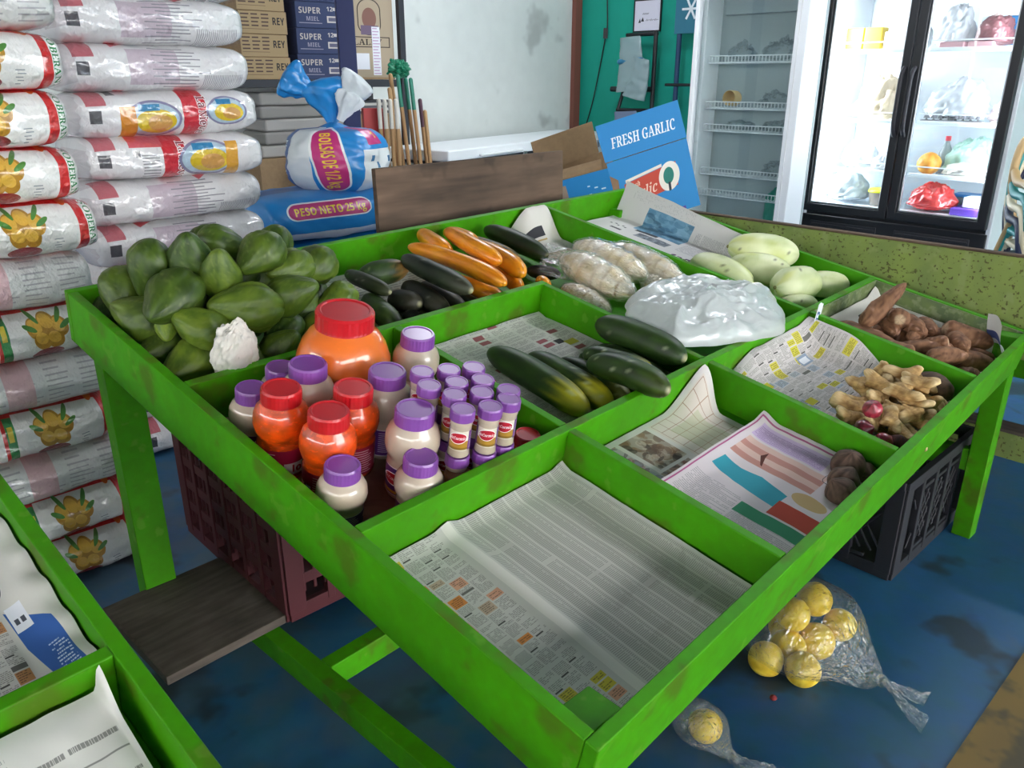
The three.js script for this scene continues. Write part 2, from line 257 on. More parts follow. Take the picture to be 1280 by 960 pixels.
// near tray: small ads along the left, dense grey tables on the right
paper('newspaper', 'newspaper with a strip of orange and yellow small ads beside grey result tables', newsMat(1024, 1024, (x, W, H, r) => {
  classified(x, 330, H, r, ['#d98a45', '#cfc23a', '#d9a184', '#c9bb3c', '#bfa890'], 62, 62, 8, 4, 322, H);
  x.fillStyle = '#dedcd3'; x.fillRect(335, 0, 40, H);
  for (let k = 0; k < 9; k++) { const X = 385 + k * 70; x.fillStyle = k % 2 ? '#b9b8b0' : '#c2c1b9'; x.fillRect(X, 0, 66, H); for (let y = 6; y < H; y += 7.5) { if (Math.floor(y / 160 + k * 0.7) % 5 === 0 && y % 160 < 20) continue; x.fillStyle = 'rgba(105,104,98,.5)'; x.fillRect(X + 3, y, 34 + 10 * r(), 3); x.fillRect(X + 48, y, 13, 3); } }
  x.fillStyle = 'rgba(120,105,90,.09)'; for (let i = 0; i < 6; i++) { x.beginPath(); x.ellipse(600 + 380 * r(), 80 + 300 * r(), 40 + 60 * r(), 14 + 20 * r(), r(), 0, 7); x.fill(); }
}, 5, '#cbcac2'), 0.006, 0.463, 0.006, 0.43, (s, t) => [wav(s, t, 1, 0.005) + 0.012 * Math.exp(-Math.pow((s - 0.36) / 0.04, 2)) * sm(0, 0.6, t) + 0.012 * sm(0.93, 1, s) + 0.010 * sm(0.95, 1, t)]);
// second tray: two overlapping sheets
paper('newspaper', 'newspaper sheet with a pale grid map and brown crowd photos', newsMat(1024, 1024, (x, W, H, r) => {
  x.fillStyle = '#d9cfc4'; x.fillRect(30, 560, 560, 420); x.strokeStyle = 'rgba(150,110,90,.5)'; x.lineWidth = 3; for (let k = 0; k < 8; k++) { x.strokeRect(40 + k * 68, 580, 68, 390); } for (let k = 0; k < 6; k++) x.strokeRect(40, 580 + k * 65, 540, 65);
  x.fillStyle = 'rgba(170,180,130,.35)'; x.fillRect(120, 640, 300, 240);
  blot(x, 40, 300, 260, 230, ['#a79a8e', '#6a5145', '#3e3530', '#c9b9a6', '#8d6a52'], r, 90); blot(x, 320, 260, 260, 250, ['#b0a79f', '#7a4a3a', '#4a4040', '#86745f'], r, 90); blot(x, 40, 40, 320, 230, ['#b8b6b4', '#8f9aa0', '#5a4a55', '#9a6a60'], r, 80);
  x.fillStyle = '#9fb8b4'; x.fillRect(610, 520, 390, 460); x.fillStyle = '#c7787c'; for (let k = 0; k < 5; k++) { x.fillRect(640, 560 + k * 80, 300, 26); lines(x, 640, 595 + k * 80, 320, 36, 9, '#6d7f7c', r); }
  blot(x, 620, 330, 300, 160, ['#d9d5d0', '#2e2a2a', '#6a625c', '#f0ece6'], r, 60); lines(x, 620, 60, 360, 250, 9, '#8a8883', r);
}, 7, '#d8d3ce'), 0.5, 0.93, 0.02, 0.43, (s, t) => { const f = sm(0.72, 1, s) * sm(0.8, 1, t); return [wav(s, t, 4, 0.006) + 0.085 * f, 0.02 * f, -0.0 * f]; }, 44, 0, true);
paper('newspaper', 'newspaper sheet with a magenta frame, teal photo and red and green blocks', newsMat(1024, 1024, (x, W, H, r) => {
  const q = (c, a, b, c2, d) => { x.fillStyle = c; x.fillRect(a * W, b * H, (c2 - a) * W, (d - b) * H); };
  x.strokeStyle = '#b05a88'; x.lineWidth = 12; x.strokeRect(24, -40, 2000, 1030); lines(x, 60, 40, 400, 250, 13, '#aaa4a8', r); lines(x, 480, 60, 500, 100, 12, '#aaa4a8', r);
  q('#c9b3d6', 0.07, 0.80, 0.66, 0.94); lines(x, 80, 835, 580, 110, 14, 'rgba(120,90,150,.45)', r);
  for (let k = 0; k < 4; k++) q(k % 2 ? '#d8b8ae' : '#c08a80', 0.08, 0.57 + k * 0.052, 0.74, 0.622 + k * 0.052);
  x.fillStyle = '#5a2b22'; x.beginPath(); x.moveTo(300, 740); x.lineTo(270, 690); x.lineTo(330, 610); x.lineTo(350, 600); x.lineTo(310, 690); x.fill();
  x.fillStyle = '#2f9aae'; x.beginPath(); x.moveTo(90, 400); x.lineTo(100, 520); x.lineTo(260, 500); x.lineTo(420, 520); x.lineTo(660, 470); x.lineTo(650, 340); x.lineTo(300, 370); x.fill();
  q('#b9432f', 0.63, 0.27, 1.0, 0.40); q('#2d8a63', 0.46, 0.16, 1.0, 0.255); x.fillStyle = '#c4a877'; x.beginPath(); x.ellipse(800, 510, 130, 60, 0, 0, 7); x.fill(); x.strokeStyle = '#5d5a60'; x.lineWidth = 5; x.beginPath(); x.roundRect(730, 740, 120, 90, 30); x.stroke(); x.beginPath(); x.roundRect(820, 790, 90, 80, 30); x.stroke();
}, 9, '#d9cfd3'), 0.55, 0.967, 0.004, 0.275, (s, t) => [0.012 + wav(s, t, 8, 0.006) + 0.014 * Math.exp(-Math.pow((1 - t) / 0.1, 2)) + 0.01 * sm(0.9, 1, s)], 44, 0, true);
// ginger tray
paper('newspaper', 'small-ads newspaper with yellow boxes curling over the divider under the ginger', newsMat(1024, 1024, (x, W, H, r) => {
  classified(x, W, H, r, ['#c9c23e', '#b9c0c8', '#d0c64a', '#aeb8c6'], 84, 54);
  for (const [a, b] of [[180, 700], [260, 800], [330, 560], [200, 380]]) { x.fillStyle = '#cdc53a'; x.fillRect(a, b, 66, 52); }
  x.fillStyle = '#8f9fb6'; x.fillRect(700, 820, 110, 70); x.fillStyle = '#dfe3ea'; x.fillRect(715, 835, 80, 40);
}, 11, '#cfc9c8'), 0.998, 1.512, 0.006, 0.43, (s, t) => { const c = sm(0.86, 1, s) * sm(0.35, 0.75, t); const l = sm(0.82, 1, t) * sm(0.1, 0.4, s); return [wav(s, t, 13, 0.008) + 0.07 * c + 0.055 * l * (1 - c), -0.006 * c]; }, 44);
tag(onTable(obj('paper_scrap', surf(6, 8, (s, t) => [(s - 0.5) * 0.035 + 0.012 * t, t * 0.06 + 0.004 * Math.sin(s * 5), -0.008 * t], {}), newsMat(128, 128, (x, W, H, r) => { x.fillStyle = '#4d6c96'; x.fillRect(20, 30, 80, 46); x.fillStyle = '#dfe6f0'; x.fillRect(32, 40, 40, 20); }, 12, '#dde2e6')), 1.505, 0.405, -0.028), 'little torn newspaper corner with a blue box standing on the divider', 'newspaper');
// tuber tray
paper('newspaper', 'plain pale newspaper lining the tray under the brown tubers', newsMat(512, 512, (x, W, H, r) => { lines(x, 40, 40, 430, 420, 10, '#a9a79f', r, 0.6); x.fillStyle = '#7b8c80'; x.fillRect(40, 380, 120, 60); x.fillStyle = '#4a4a48'; x.fillRect(330, 460, 120, 20); }, 15, '#d6d5cc'), 1.545, 1.985, 0.01, 0.425, (s, t) => [wav(s, t, 21, 0.005) + 0.035 * sm(0.9, 1, t) + 0.03 * sm(0.9, 1, s)]);
tag(onTable(obj('newspaper', surf(12, 12, (s, t) => [(s - 0.5) * 0.11, 0.002 + 0.085 * t * t + 0.01 * Math.sin(s * 4), -0.03 - 0.05 * t + 0.03 * s], {}), newsMat(256, 256, (x, W, H, r) => { x.fillStyle = '#46538f'; x.fillRect(0, 110, 256, 60); lines(x, 20, 20, 200, 70, 9, '#8a8f96', r); }, 16, '#dfe0df')), 1.93, 0.02, FL + 0.045, [0, 0.8, 0]), 'folded newspaper corner with a navy band sticking up beside the tubers', 'newspaper');
// cucumber tray
paper('newspaper', 'newspaper page of tiny print with a red headline beside the cucumbers', newsMat(1024, 1024, (x, W, H, r) => {
  for (let c = 0; c < 7; c++) for (let y = 20; y < H; y += 52) { lines(x, 20 + c * 142, y, 120, 38, 8, '#8f8d86', r, 0.85); if (r() < 0.12) { x.fillStyle = '#97555a'; x.fillRect(20 + c * 142, y, 70, 34); } }
  x.fillStyle = '#a83a36'; x.fillRect(560, 430, 280, 40); x.fillStyle = '#e2ded6'; x.font = 'bold 34px sans-serif'; x.fillStyle = '#2f2f2f'; x.fillRect(820, 690, 60, 46); x.fillStyle = '#b7b03e'; x.fillRect(870, 650, 80, 52); x.fillStyle = '#a83a36'; for (let k = 0; k < 6; k++) x.fillRect(330 + k * 34, 380, 22, 34);
}, 17, '#c9c8c0'), 0.5, 0.965, 0.47, 0.935, (s, t) => [wav(s, t, 30, 0.006) + 0.02 * sm(0.9, 1, s) * (1 - t) + 0.008 * sm(0.94, 1, t)]);
// far corner tray: sheet climbing the back corner
paper('newspaper', 'large newspaper sheet with a blue photograph climbing the far table corner', newsMat(1024, 1024, (x, W, H, r) => {
  blot(x, 440, 400, 420, 380, ['#6f9dba', '#4a7a9c', '#8db6cf', '#41647c', '#7aa8c6'], r, 120); x.fillStyle = '#3a3f46'; x.fillRect(390, 560, 50, 180); blot(x, 250, 420, 120, 260, ['#7a8087', '#4a525c', '#9aa4ae'], r, 40);
  x.fillStyle = '#5a595e'; for (let k = 0; k < 5; k++) x.fillRect(360 + (k % 2) * 26, 800 + k * 30, 22, 18); x.fillRect(250, 790, 40, 90); lines(x, 300, 60, 500, 300, 11, '#a9a7aa', r); x.fillStyle = '#55345e'; for (let i = 0; i < 60; i++) x.fillRect(20 + 150 * r(), 60 + 240 * r(), 14 + 20 * r(), 12 + 14 * r()); lines(x, 880, 380, 120, 560, 14, '#c3c2c2', r, 0.4);
}, 19, '#d7d5d4'), 1.69, 2.10, 0.86, 1.40, (s, t) => { const k = clamp((s - 0.58) / 0.42), lin = (s - 0.58) * 0.41; return [wav(s, t, 40, 0.007) + 0.128 * k ** 1.2 * (0.62 + 0.38 * t), s > 0.58 ? 0.034 * sm(0, 1, k) - lin : 0]; }, 44);
paper('newspaper', 'newspaper corner with a black printed banner rising against the back divider', newsMat(512, 512, (x, W, H, r) => { x.fillStyle = '#34343a'; x.save(); x.translate(110, 345); x.fillRect(0, 0, 250, 50); x.restore(); x.fillStyle = '#b7a06a'; x.fillRect(110, 320, 250, 10); lines(x, 60, 160, 380, 120, 14, '#a7a49c', r, 0.7); blot(x, 60, 40, 380, 110, ['#b8a890', '#8d7a5e', '#6d5c44'], r, 30); }, 23, '#d4d1c9'), 1.29, 1.505, 1.17, 1.41, (s, t) => [wav(s, t, 50, 0.006) + 0.09 * sm(0.55, 1, t) * sm(0.1, 0.6, s)], 30);
paper('newspaper', 'grey newspaper strip showing under the dark courgettes', newsMat(256, 256, (x, W, H, r) => lines(x, 14, 14, 230, 230, 8, '#9c9b95', r), 25, '#c6c5bd'), 0.5, 0.95, 0.97, 1.40, (s, t) => [wav(s, t, 60, 0.004)], 24);
paper('cardboard_sheet', 'stained brown cardboard under the sauce jars', std('#ffffff', 0.9, { map: ctex(512, 512, (x, W, H) => { const r = rng(27); x.fillStyle = '#7d6a58'; x.fillRect(0, 0, W, H); for (let i = 0; i < 160; i++) { x.fillStyle = ['#6d5847', '#8d7c6b', '#59463a', '#9b8c7c'][i % 4]; x.globalAlpha = 0.25; x.beginPath(); x.ellipse(r() * W, r() * H, 12 + 60 * r(), 8 + 40 * r(), r() * 3, 0, 7); x.fill(); } x.globalAlpha = 1; x.fillStyle = '#5a3a32'; x.fillRect(150, 20, 90, 80); }) }), 0.01, 0.462, 0.462, 0.935, () => [0], 6).userData.category = 'cardboard';
// the other table
paper('newspaper', 'small-ads newspaper with an orange band and blue advert on the jarless table', newsMat(1024, 1024, (x, W, H, r) => {
  classified(x, W * 0.8, H, r, ['#d8c72f', '#e0cc30', '#8d7a78', '#c98f5f', '#3d6fb0'], 76, 70);
  x.strokeStyle = '#d98a4a'; x.lineWidth = 70; x.beginPath(); x.moveTo(610, 1000); x.bezierCurveTo(700, 880, 790, 800, 800, 560); x.stroke(); x.strokeStyle = '#efe7dc'; x.lineWidth = 6; for (let k = 0; k < 4; k++) { x.beginPath(); x.moveTo(640 + k * 22, 960); x.bezierCurveTo(720 + k * 14, 860, 770 + k * 14, 800, 780 + k * 16, 600); x.stroke(); }
  x.fillStyle = '#f2f0ea'; x.beginPath(); x.ellipse(800, 500, 40, 70, 0, 0, 7); x.fill(); x.strokeStyle = '#3a3a3a'; x.lineWidth = 7; x.stroke(); x.beginPath(); x.ellipse(800, 500, 16, 30, 0, 0, 7); x.stroke();
  x.fillStyle = '#2f5ea8'; x.beginPath(); x.moveTo(790, 370); x.lineTo(960, 260); x.lineTo(980, 30); x.lineTo(860, 10); x.lineTo(800, 200); x.fill(); x.fillStyle = '#e8ebf2'; x.fillRect(800, 270, 80, 110); x.fillStyle = '#4a4f5a'; x.fillRect(815, 300, 20, 24); x.fillRect(845, 300, 20, 24); lines(x, 880, 60, 80, 120, 12, '#c8d6ec', r);
}, 29, '#d6d4cd'), -0.60, -0.356, 0.458, 0.93, (s, t) => [0.03 + wav(s, t, 70, 0.008) + 0.02 * sm(0.75, 1, s) + 0.005 * Math.sin(t * 40) * sm(0.9, 1, s)], 44);
paper('newspaper', 'pale newspaper with a folded-up corner on the jarless table', newsMat(1024, 512, (x, W, H, r) => { lines(x, 560, 430, 380, 20, 20, '#8d8c88', r); x.fillStyle = '#8f8e8a'; x.fillRect(540, 400, 420, 3); lines(x, 540, 330, 420, 30, 14, '#8d8c88', r); x.fillStyle = '#3f3f3f'; for (let k = 0; k < 9; k++) x.fillRect(620 + k * 40, 270, 26 - (k % 3) * 6, 30); blot(x, 680, 120, 290, 130, ['#c07a44', '#8d5a36', '#d39a66'], r, 30); lines(x, 40, 40, 460, 430, 13, '#9d9c97', r, 0.8); }, 31, '#dddcd5'), -0.60, -0.36, 0.05, 0.425, (s, t) => [0.03 + wav(s, t, 80, 0.012) + 0.02 * sm(0.6, 1, t) + 0.035 * sm(0.9, 1, s) * sm(0.85, 1, t), -0.012 * sm(0.9, 1, s)], 44);

// ---------- jars ----------
function ribbedLid(r, h, n = 60) { // screw cap: knurled side, raised rim, slightly sunk top
  const prof = [[0, h * 0.94], [r * 0.8, h * 0.94], [r * 0.84, h], [r * 0.93, h], [r, h * 0.86], [r, h * 0.1], [r * 1.02, 0.0], [r * 0.9, 0]];
  return toCreasedNormals(surf(prof.length - 1, n, (s, t) => { const k = Math.min(prof.length - 1, Math.round(s * (prof.length - 1))), [pr, y] = prof[k]; const rr = pr * (k >= 4 && k <= 5 ? 1 + 0.012 * Math.cos(t * n * Math.PI) : 1), a = t * Math.PI * 2; return [rr * Math.cos(a), y, -rr * Math.sin(a)]; }, { closed: true, flip: false }), 0.5);
}
const sauceTex = (c, seed, amt) => dtex(256, (u, v) => { const k = 1 + amt * tn(u, v, 10, seed) + amt * 0.6 * sm(0.35, 0.5, tn(u, v, 40, seed + 2)); return c.map((x) => x * k); });
const gloss = { clearcoat: 1, clearcoatRoughness: 0.06 };
const mayo = phys('#ffffff', 0.35, { map: sauceTex([0.78, 0.71, 0.63], 3, 0.03), ...gloss }), salsa = phys('#ffffff', 0.4, { map: sauceTex([0.86, 0.29, 0.03], 5, 0.3), ...gloss }), creamy = phys('#ffffff', 0.35, { map: sauceTex([0.95, 0.47, 0.16], 7, 0.03), ...gloss });
const labelTex = (bg, draw) => phys('#ffffff', 0.4, { map: ctex(1024, 256, (x, w, h) => { x.fillStyle = bg; x.fillRect(0, 0, w, h); draw(x, w, h, rng(3)); }), clearcoat: 0.6, clearcoatRoughness: 0.15 });
function oval(x, cx, cy, s) { x.fillStyle = '#ffffff'; x.beginPath(); x.ellipse(cx, cy, 92 * s, 50 * s, -0.06, 0, 7); x.fill(); x.fillStyle = '#c3122e'; x.beginPath(); x.ellipse(cx, cy, 86 * s, 44 * s, -0.06, 0, 7); x.fill(); x.fillStyle = '#fff'; x.textAlign = 'center'; x.font = 'italic bold ' + 34 * s + 'px serif'; x.fillText('McCormick', cx, cy + 12 * s); }
const purpleLabel = labelTex('#5a2277', (x, w, h, r) => { for (const k of [0, 1]) { const X = k * 512; oval(x, X + 130, 110, 1.15); x.fillStyle = '#cdb6da'; for (let y = 30; y < 230; y += 20) x.fillRect(X + 280, y, 150 + 50 * r(), 7); x.fillStyle = '#d9b44a'; x.fillRect(X, 215, 260, 26); } x.fillStyle = '#e9e2ee'; x.fillRect(0, 0, w, 8); x.fillRect(0, h - 8, w, 8); });
const redLabel = labelTex('#a5123f', (x, w, h, r) => { for (const k of [0, 1]) { const X = k * 512; x.fillStyle = '#f0e7e6'; x.fillRect(X + 10, 120, 180, 110); x.fillStyle = '#c3122e'; x.font = 'bold 90px sans-serif'; x.fillText('lo', X + 60, 205); x.fillStyle = '#eab9c6'; for (let y = 30; y < 230; y += 22) x.fillRect(X + 270, y, 160 + 50 * r(), 8); x.fillStyle = '#d9dfe8'; x.fillRect(X + 210, 120, 46, 90); } });
const bottleLabel = labelTex('#6b2c86', (x, w, h, r) => { for (const k of [0, 1]) { const X = k * 512; x.fillStyle = '#e9dfd0'; x.fillRect(X + 10, 0, 330, h); x.fillStyle = '#b88a2e'; x.fillRect(X + 10, 130, 330, 110); x.fillStyle = '#8d6a1f'; x.fillRect(X + 10, 215, 330, 30); oval(x, X + 175, 92, 1.5); x.fillStyle = '#d8c6e2'; for (let y = 30; y < 230; y += 18) x.fillRect(X + 370, y, 110, 6); } });
function jar(kind, spec, label, group, u, v, yaw = 0, n = FL) {
  const j = thing(kind.name, label, 'jar', group); onTable(j, u, v, n, [0, yaw, 0]);
  obj('body', kind.body, spec.fill, j); const l = obj('lid', kind.lid, spec.lid, j); l.position.y = kind.lidY;
  if (kind.label && spec.label) obj('label', kind.label, spec.label, j);
  return j;
}
const lab = (r, y0, y1) => { const g = new THREE.CylinderGeometry(r, r, y1 - y0, 40, 1, true); g.translate(0, (y0 + y1) / 2, 0); return g; };
const K = {
  big: { name: 'globe_jar', body: lathe([[0, 0], [0.052, 0], [0.064, 0.006], [0.078, 0.028], [0.088, 0.06], [0.092, 0.095], [0.0895, 0.128], [0.079, 0.157], [0.066, 0.176], [0.054, 0.186], [0.051, 0.196], [0, 0.2]], 56), lid: ribbedLid(0.055, 0.034, 72), lidY: 0.188 },
  tall: { name: 'sauce_jar', body: lathe([[0, 0], [0.036, 0], [0.0405, 0.005], [0.0415, 0.012], [0.0415, 0.07], [0.0395, 0.076], [0.0395, 0.081], [0.0445, 0.09], [0.0475, 0.105], [0.0465, 0.121], [0.041, 0.135], [0.0335, 0.143], [0.031, 0.152], [0, 0.153]]), lid: ribbedLid(0.0335, 0.026), lidY: 0.144, label: lab(0.0421, 0.012, 0.068) },
  small: { name: 'sauce_jar', body: lathe([[0, 0], [0.031, 0], [0.0345, 0.004], [0.0355, 0.01], [0.0355, 0.042], [0.0345, 0.047], [0.0395, 0.056], [0.0415, 0.067], [0.0395, 0.08], [0.034, 0.09], [0.0275, 0.095], [0.026, 0.102], [0, 0.103]]), lid: ribbedLid(0.0285, 0.024), lidY: 0.096, label: lab(0.0361, 0.008, 0.040) },
  bottle: { name: 'sauce_bottle', body: lathe([[0, 0], [0.017, 0], [0.0195, 0.003], [0.0185, 0.016], [0.0185, 0.066], [0.0195, 0.07], [0.0195, 0.078], [0.0165, 0.082], [0, 0.083]], 32), lid: ribbedLid(0.0215, 0.02, 44), lidY: 0.079, label: lab(0.0191, 0.018, 0.06) },
  stubby: { name: 'spice_jar', body: lathe([[0, 0], [0.022, 0], [0.025, 0.004], [0.025, 0.04], [0.0225, 0.048], [0, 0.05]], 32), lid: ribbedLid(0.0245, 0.02, 44), lidY: 0.047 },
};
const S = { mayo: { fill: mayo, lid: M.purplelid, label: purpleLabel }, salsa: { fill: salsa, lid: M.redlid, label: redLabel }, creamy: { fill: creamy, lid: M.redlid }, bottle: { fill: mayo, lid: M.purplelid, label: bottleLabel }, brown: { fill: phys('#cbb8a2', 0.4, gloss), lid: phys('#8d5a32', 0.35, { clearcoat: 0.5 }) }, redcap: { fill: salsa, lid: M.redlid } };
jar(K.big, S.creamy, 'large globe jar of creamy orange sauce with a red lid', null, 0.262, 0.840);
for (const [u, v, y, l] of [[0.058, 0.735, 2.6, 'orange salsa jar with a red lid beside the short mayonnaise jar at the rail'], [0.080, 0.632, 3.4, 'orange salsa jar with a red lid in front of the two other salsa jars'], [0.158, 0.672, 0.6, 'orange salsa jar with a red lid showing the back of its magenta label']]) jar(K.tall, S.salsa, l, 'red-lidded salsa jars', u, v, y);
jar(K.small, S.salsa, 'short salsa jar half hidden between the globe jar and the salsa jars', null, 0.205, 0.748, 1);
for (const [u, v, y, l] of [[0.200, 0.560, 0.9, 'tall purple-lidded mayonnaise jar behind the short one by the divider'], [0.243, 0.686, 0.5, 'tall purple-lidded mayonnaise jar between salsa jar and small bottles'], [0.142, 0.782, 2, 'tall purple-lidded mayonnaise jar in front of the orange globe jar'], [0.388, 0.772, 4.4, 'tall purple-lidded mayonnaise jar standing alone beside the cucumber tray']]) jar(K.tall, S.mayo, l, 'tall mayonnaise jars', u, v, y);
for (const [u, v, y, l] of [[0.053, 0.556, 0.5, 'short purple-lidded mayonnaise jar in the tray corner by the rail'], [0.166, 0.500, 1.3, 'short purple-lidded mayonnaise jar beside the brown-lidded spice jar'], [0.145, 0.873, 2, 'short purple-lidded mayonnaise jar between rag and globe jar'], [0.062, 0.835, 2.5, 'short purple-lidded mayonnaise jar at the rail below the rag']]) jar(K.small, S.mayo, l, 'short mayonnaise jars', u, v, y);
const bottles = [[0.262, 0.512], [0.307, 0.491], [0.352, 0.470], [0.284, 0.556], [0.329, 0.535], [0.374, 0.514], [0.268, 0.603], [0.316, 0.585], [0.362, 0.566], [0.290, 0.647], [0.336, 0.627], [0.380, 0.608]];
for (const tier of [0, 1]) for (const [u, v] of bottles) jar(K.bottle, S.bottle, tier ? 'small slim mayonnaise bottle with a purple cap in the upper tier of a pack' : 'small slim mayonnaise bottle in the lower tier under the pack', tier ? 'upper tier of small bottles' : 'lower tier of small bottles', u - 0.013, Math.max(0.478, v - 0.014), 4.3 + 0.2 * nz(u * 90, v * 90, 1), FL + 0.004 + tier * 0.0905).scale.set(0.98, 0.9, 0.98);
jar(K.stubby, S.brown, 'stubby spice jar with a brown lid beside the divider', null, 0.238, 0.4805, 0);
jar(K.stubby, S.redcap, 'stubby jar with a red lid behind the small bottles', null, 0.430, 0.495, 0);

// ---------- vegetables: closed surfaces swept along a bent axis ----------
// prof(s) -> radius factor, mod(s, a) -> radius factor, bend = sag of the axis in metres, col(s, a, p) -> colour
function sweep(len, r, { prof, mod = () => 1, bend = 0, side = 0, ns = 34, na = 24, col, squash = 1 }) {
  return surf(ns, na, (q, t) => { const s = 0.5 - 0.5 * Math.cos(Math.PI * lerp(q, (1 - Math.cos(Math.PI * q)) / 2, 0)), a = -t * Math.PI * 2, w = r * prof(s) * mod(s, a), e = 1 - (2 * s - 1) ** 2; return [(s - 0.5) * len, bend * e + w * Math.sin(a) * squash, side * e + w * Math.cos(a)]; }, { closed: true, color: col && ((q, t, p) => col(0.5 - 0.5 * Math.cos(Math.PI * q), t * Math.PI * 2, p)) });
}
const caps = (p = 3) => (s) => Math.sqrt(Math.max(0, 1 - Math.abs(2 * s - 1) ** p));
const vegMat = vcol(0.5, { clearcoat: 0.06, clearcoatRoughness: 0.35 }), dullVeg = vcol(0.75), waxVeg = vcol(0.35, { clearcoat: 0.5, clearcoatRoughness: 0.25 });

// chayotes: ribbed pears with a puckered end
function chayoteGeo(seed, len, r, light) {
  const d = mixc(hex('#1f3609'), hex('#4f6a18'), light), l = mixc(hex('#3d5812'), hex('#7e922a'), light);
  return sweep(len, r, { ns: 40, na: 48, squash: 0.9,
    prof: (s) => Math.sqrt(Math.max(0, 1 - (2 * s - 1) ** 2 * (1 - 0.0 * s))) * (0.70 + 0.42 * sm(0.05, 0.75, s)),
    mod: (s, a) => { const f = 0.5 + 0.5 * Math.cos(5 * a + seed); return 1 - 0.13 * f ** 5 * (0.35 + 0.65 * sm(0.3, 1, s)) - 0.2 * sm(0.9, 1, s) * f + 0.07 * fbm(s * 3, Math.cos(a) * 1.5 + seed, Math.sin(a) * 1.5) + 0.02 * nz(s * 14, Math.cos(a) * 7, Math.sin(a) * 7 + seed) - 0.05 * Math.max(0, 0.25 - Math.abs(nz(s * 1.8 + seed, Math.cos(a) * 4.5, Math.sin(a) * 4.5))) * 4; },
    col: (s, a, p) => { const n = fbm(s * 4 + seed, Math.cos(a) * 2, Math.sin(a) * 2), f = nz(s * 26, Math.cos(a) * 13, Math.sin(a) * 13 + seed), sc = sm(0.38, 0.5, nz(s * 40, Math.cos(a) * 9, Math.sin(a) * 9 + seed * 3)); return mixc(mixc(d, l, 0.45 + 0.7 * n + 0.3 * f), hex('#8f9a58'), sc * 0.22); } });
}
const chProto = [0, 1, 2, 3, 4, 5].map((k) => chayoteGeo(k * 3.1 + 1, 0.128 - 0.006 * (k % 3), 0.046, [0.15, 0.3, 0.05, 0.55, 0.8, 0.4][k]));
const chLabel = 'dark green ribbed chayote heaped in the corner tray', chLight = 'paler yellow-green chayote among the dark ones in the corner tray';
// u, v, n, yaw, pitch, scale, shape
[[0.095, 1.285, 0.085, 0.4, 1.2, 0.98, 0], [0.160, 1.235, 0.118, 1.0, -1.3, 1.0, 2], [0.263, 1.280, 0.112, 2.6, 0.35, 0.92, 0], [0.262, 1.372, 0.08, 0.4, 0.5, 0.9, 2], [0.292, 1.186, 0.115, 0.25, 0.35, 1.05, 1], [0.385, 1.285, 0.085, 0.2, 0.9, 0.92, 2],
  [0.195, 1.178, 0.095, 1.1, -1.25, 0.95, 3], [0.463, 1.235, 0.04, 0.2, 0.1, 1.1, 5], [0.372, 1.195, 0.066, 0.2, 0.0, 1.0, 3], [0.315, 1.098, 0.052, 2.3, -0.5, 1.05, 1], [0.475, 1.155, -0.018, 0.1, 0.1, 0.92, 4], [0.090, 1.178, 0.06, 0.55, 0.2, 1.22, 0],
  [0.208, 1.100, 0.046, -0.35, -0.1, 1.2, 3], [0.112, 1.108, 0.018, -0.6, -0.5, 1.02, 4], [0.058, 1.340, 0.02, 1.0, 0.6, 1.0, 1], [0.056, 1.245, -0.002, -0.9, -0.3, 1.15, 5], [0.050, 1.395, -0.045, 0.3, 0.1, 0.9, 2], [0.073, 1.090, -0.045, 0.35, 0.1, 1.08, 4],
  [0.250, 1.040, -0.038, 2.2, -0.9, 1.0, 5], [0.290, 1.285, 0.025, 0.3, 0.2, 0.95, 0], [0.300, 1.110, -0.036, 0.3, 0.2, 0.92, 2], [0.185, 1.245, 0.01, 1.8, 0.2, 1.0, 2], [0.390, 1.075, -0.040, 2.0, -0.3, 1.0, 4], [0.158, 1.035, -0.045, 0.9, 0.1, 0.95, 3], [0.395, 1.185, -0.035, 0.6, 0.1, 1.0, 1],
  [0.160, 1.350, -0.02, 0.8, 0, 1.0, 1], [0.375, 1.365, -0.02, 0.4, 0, 1.0, 5], [0.250, 1.180, -0.035, 1.3, 0, 1.0, 2], [0.060, 1.180, -0.046, 0.3, 0, 0.9, 5], [0.280, 1.370, -0.045, 1.4, 0, 0.95, 0], [0.475, 1.345, -0.045, 0.4, 0, 1.0, 2], [0.470, 1.245, -0.045, 1.2, 0, 0.95, 1]].forEach(([u, v, n, y, p, s, k]) => {
  const m = obj('chayote', chProto[k], vegMat); tag(m, k === 4 || k === 3 ? chLight : chLabel, 'chayote', k === 4 || k === 3 ? 'paler chayotes in the heap' : 'chayotes heaped in the corner tray'); onTable(m, u, v, n, [0, y, p]); m.scale.setScalar(s);
});
{ const m = obj('chayote', chayoteGeo(9, 0.06, 0.022, 1), vegMat); tag(m, 'tiny yellowish chayote wedged between larger ones', 'chayote'); onTable(m, 0.060, 1.148, 0.012, [0.2, 1.2, 0.5]); }
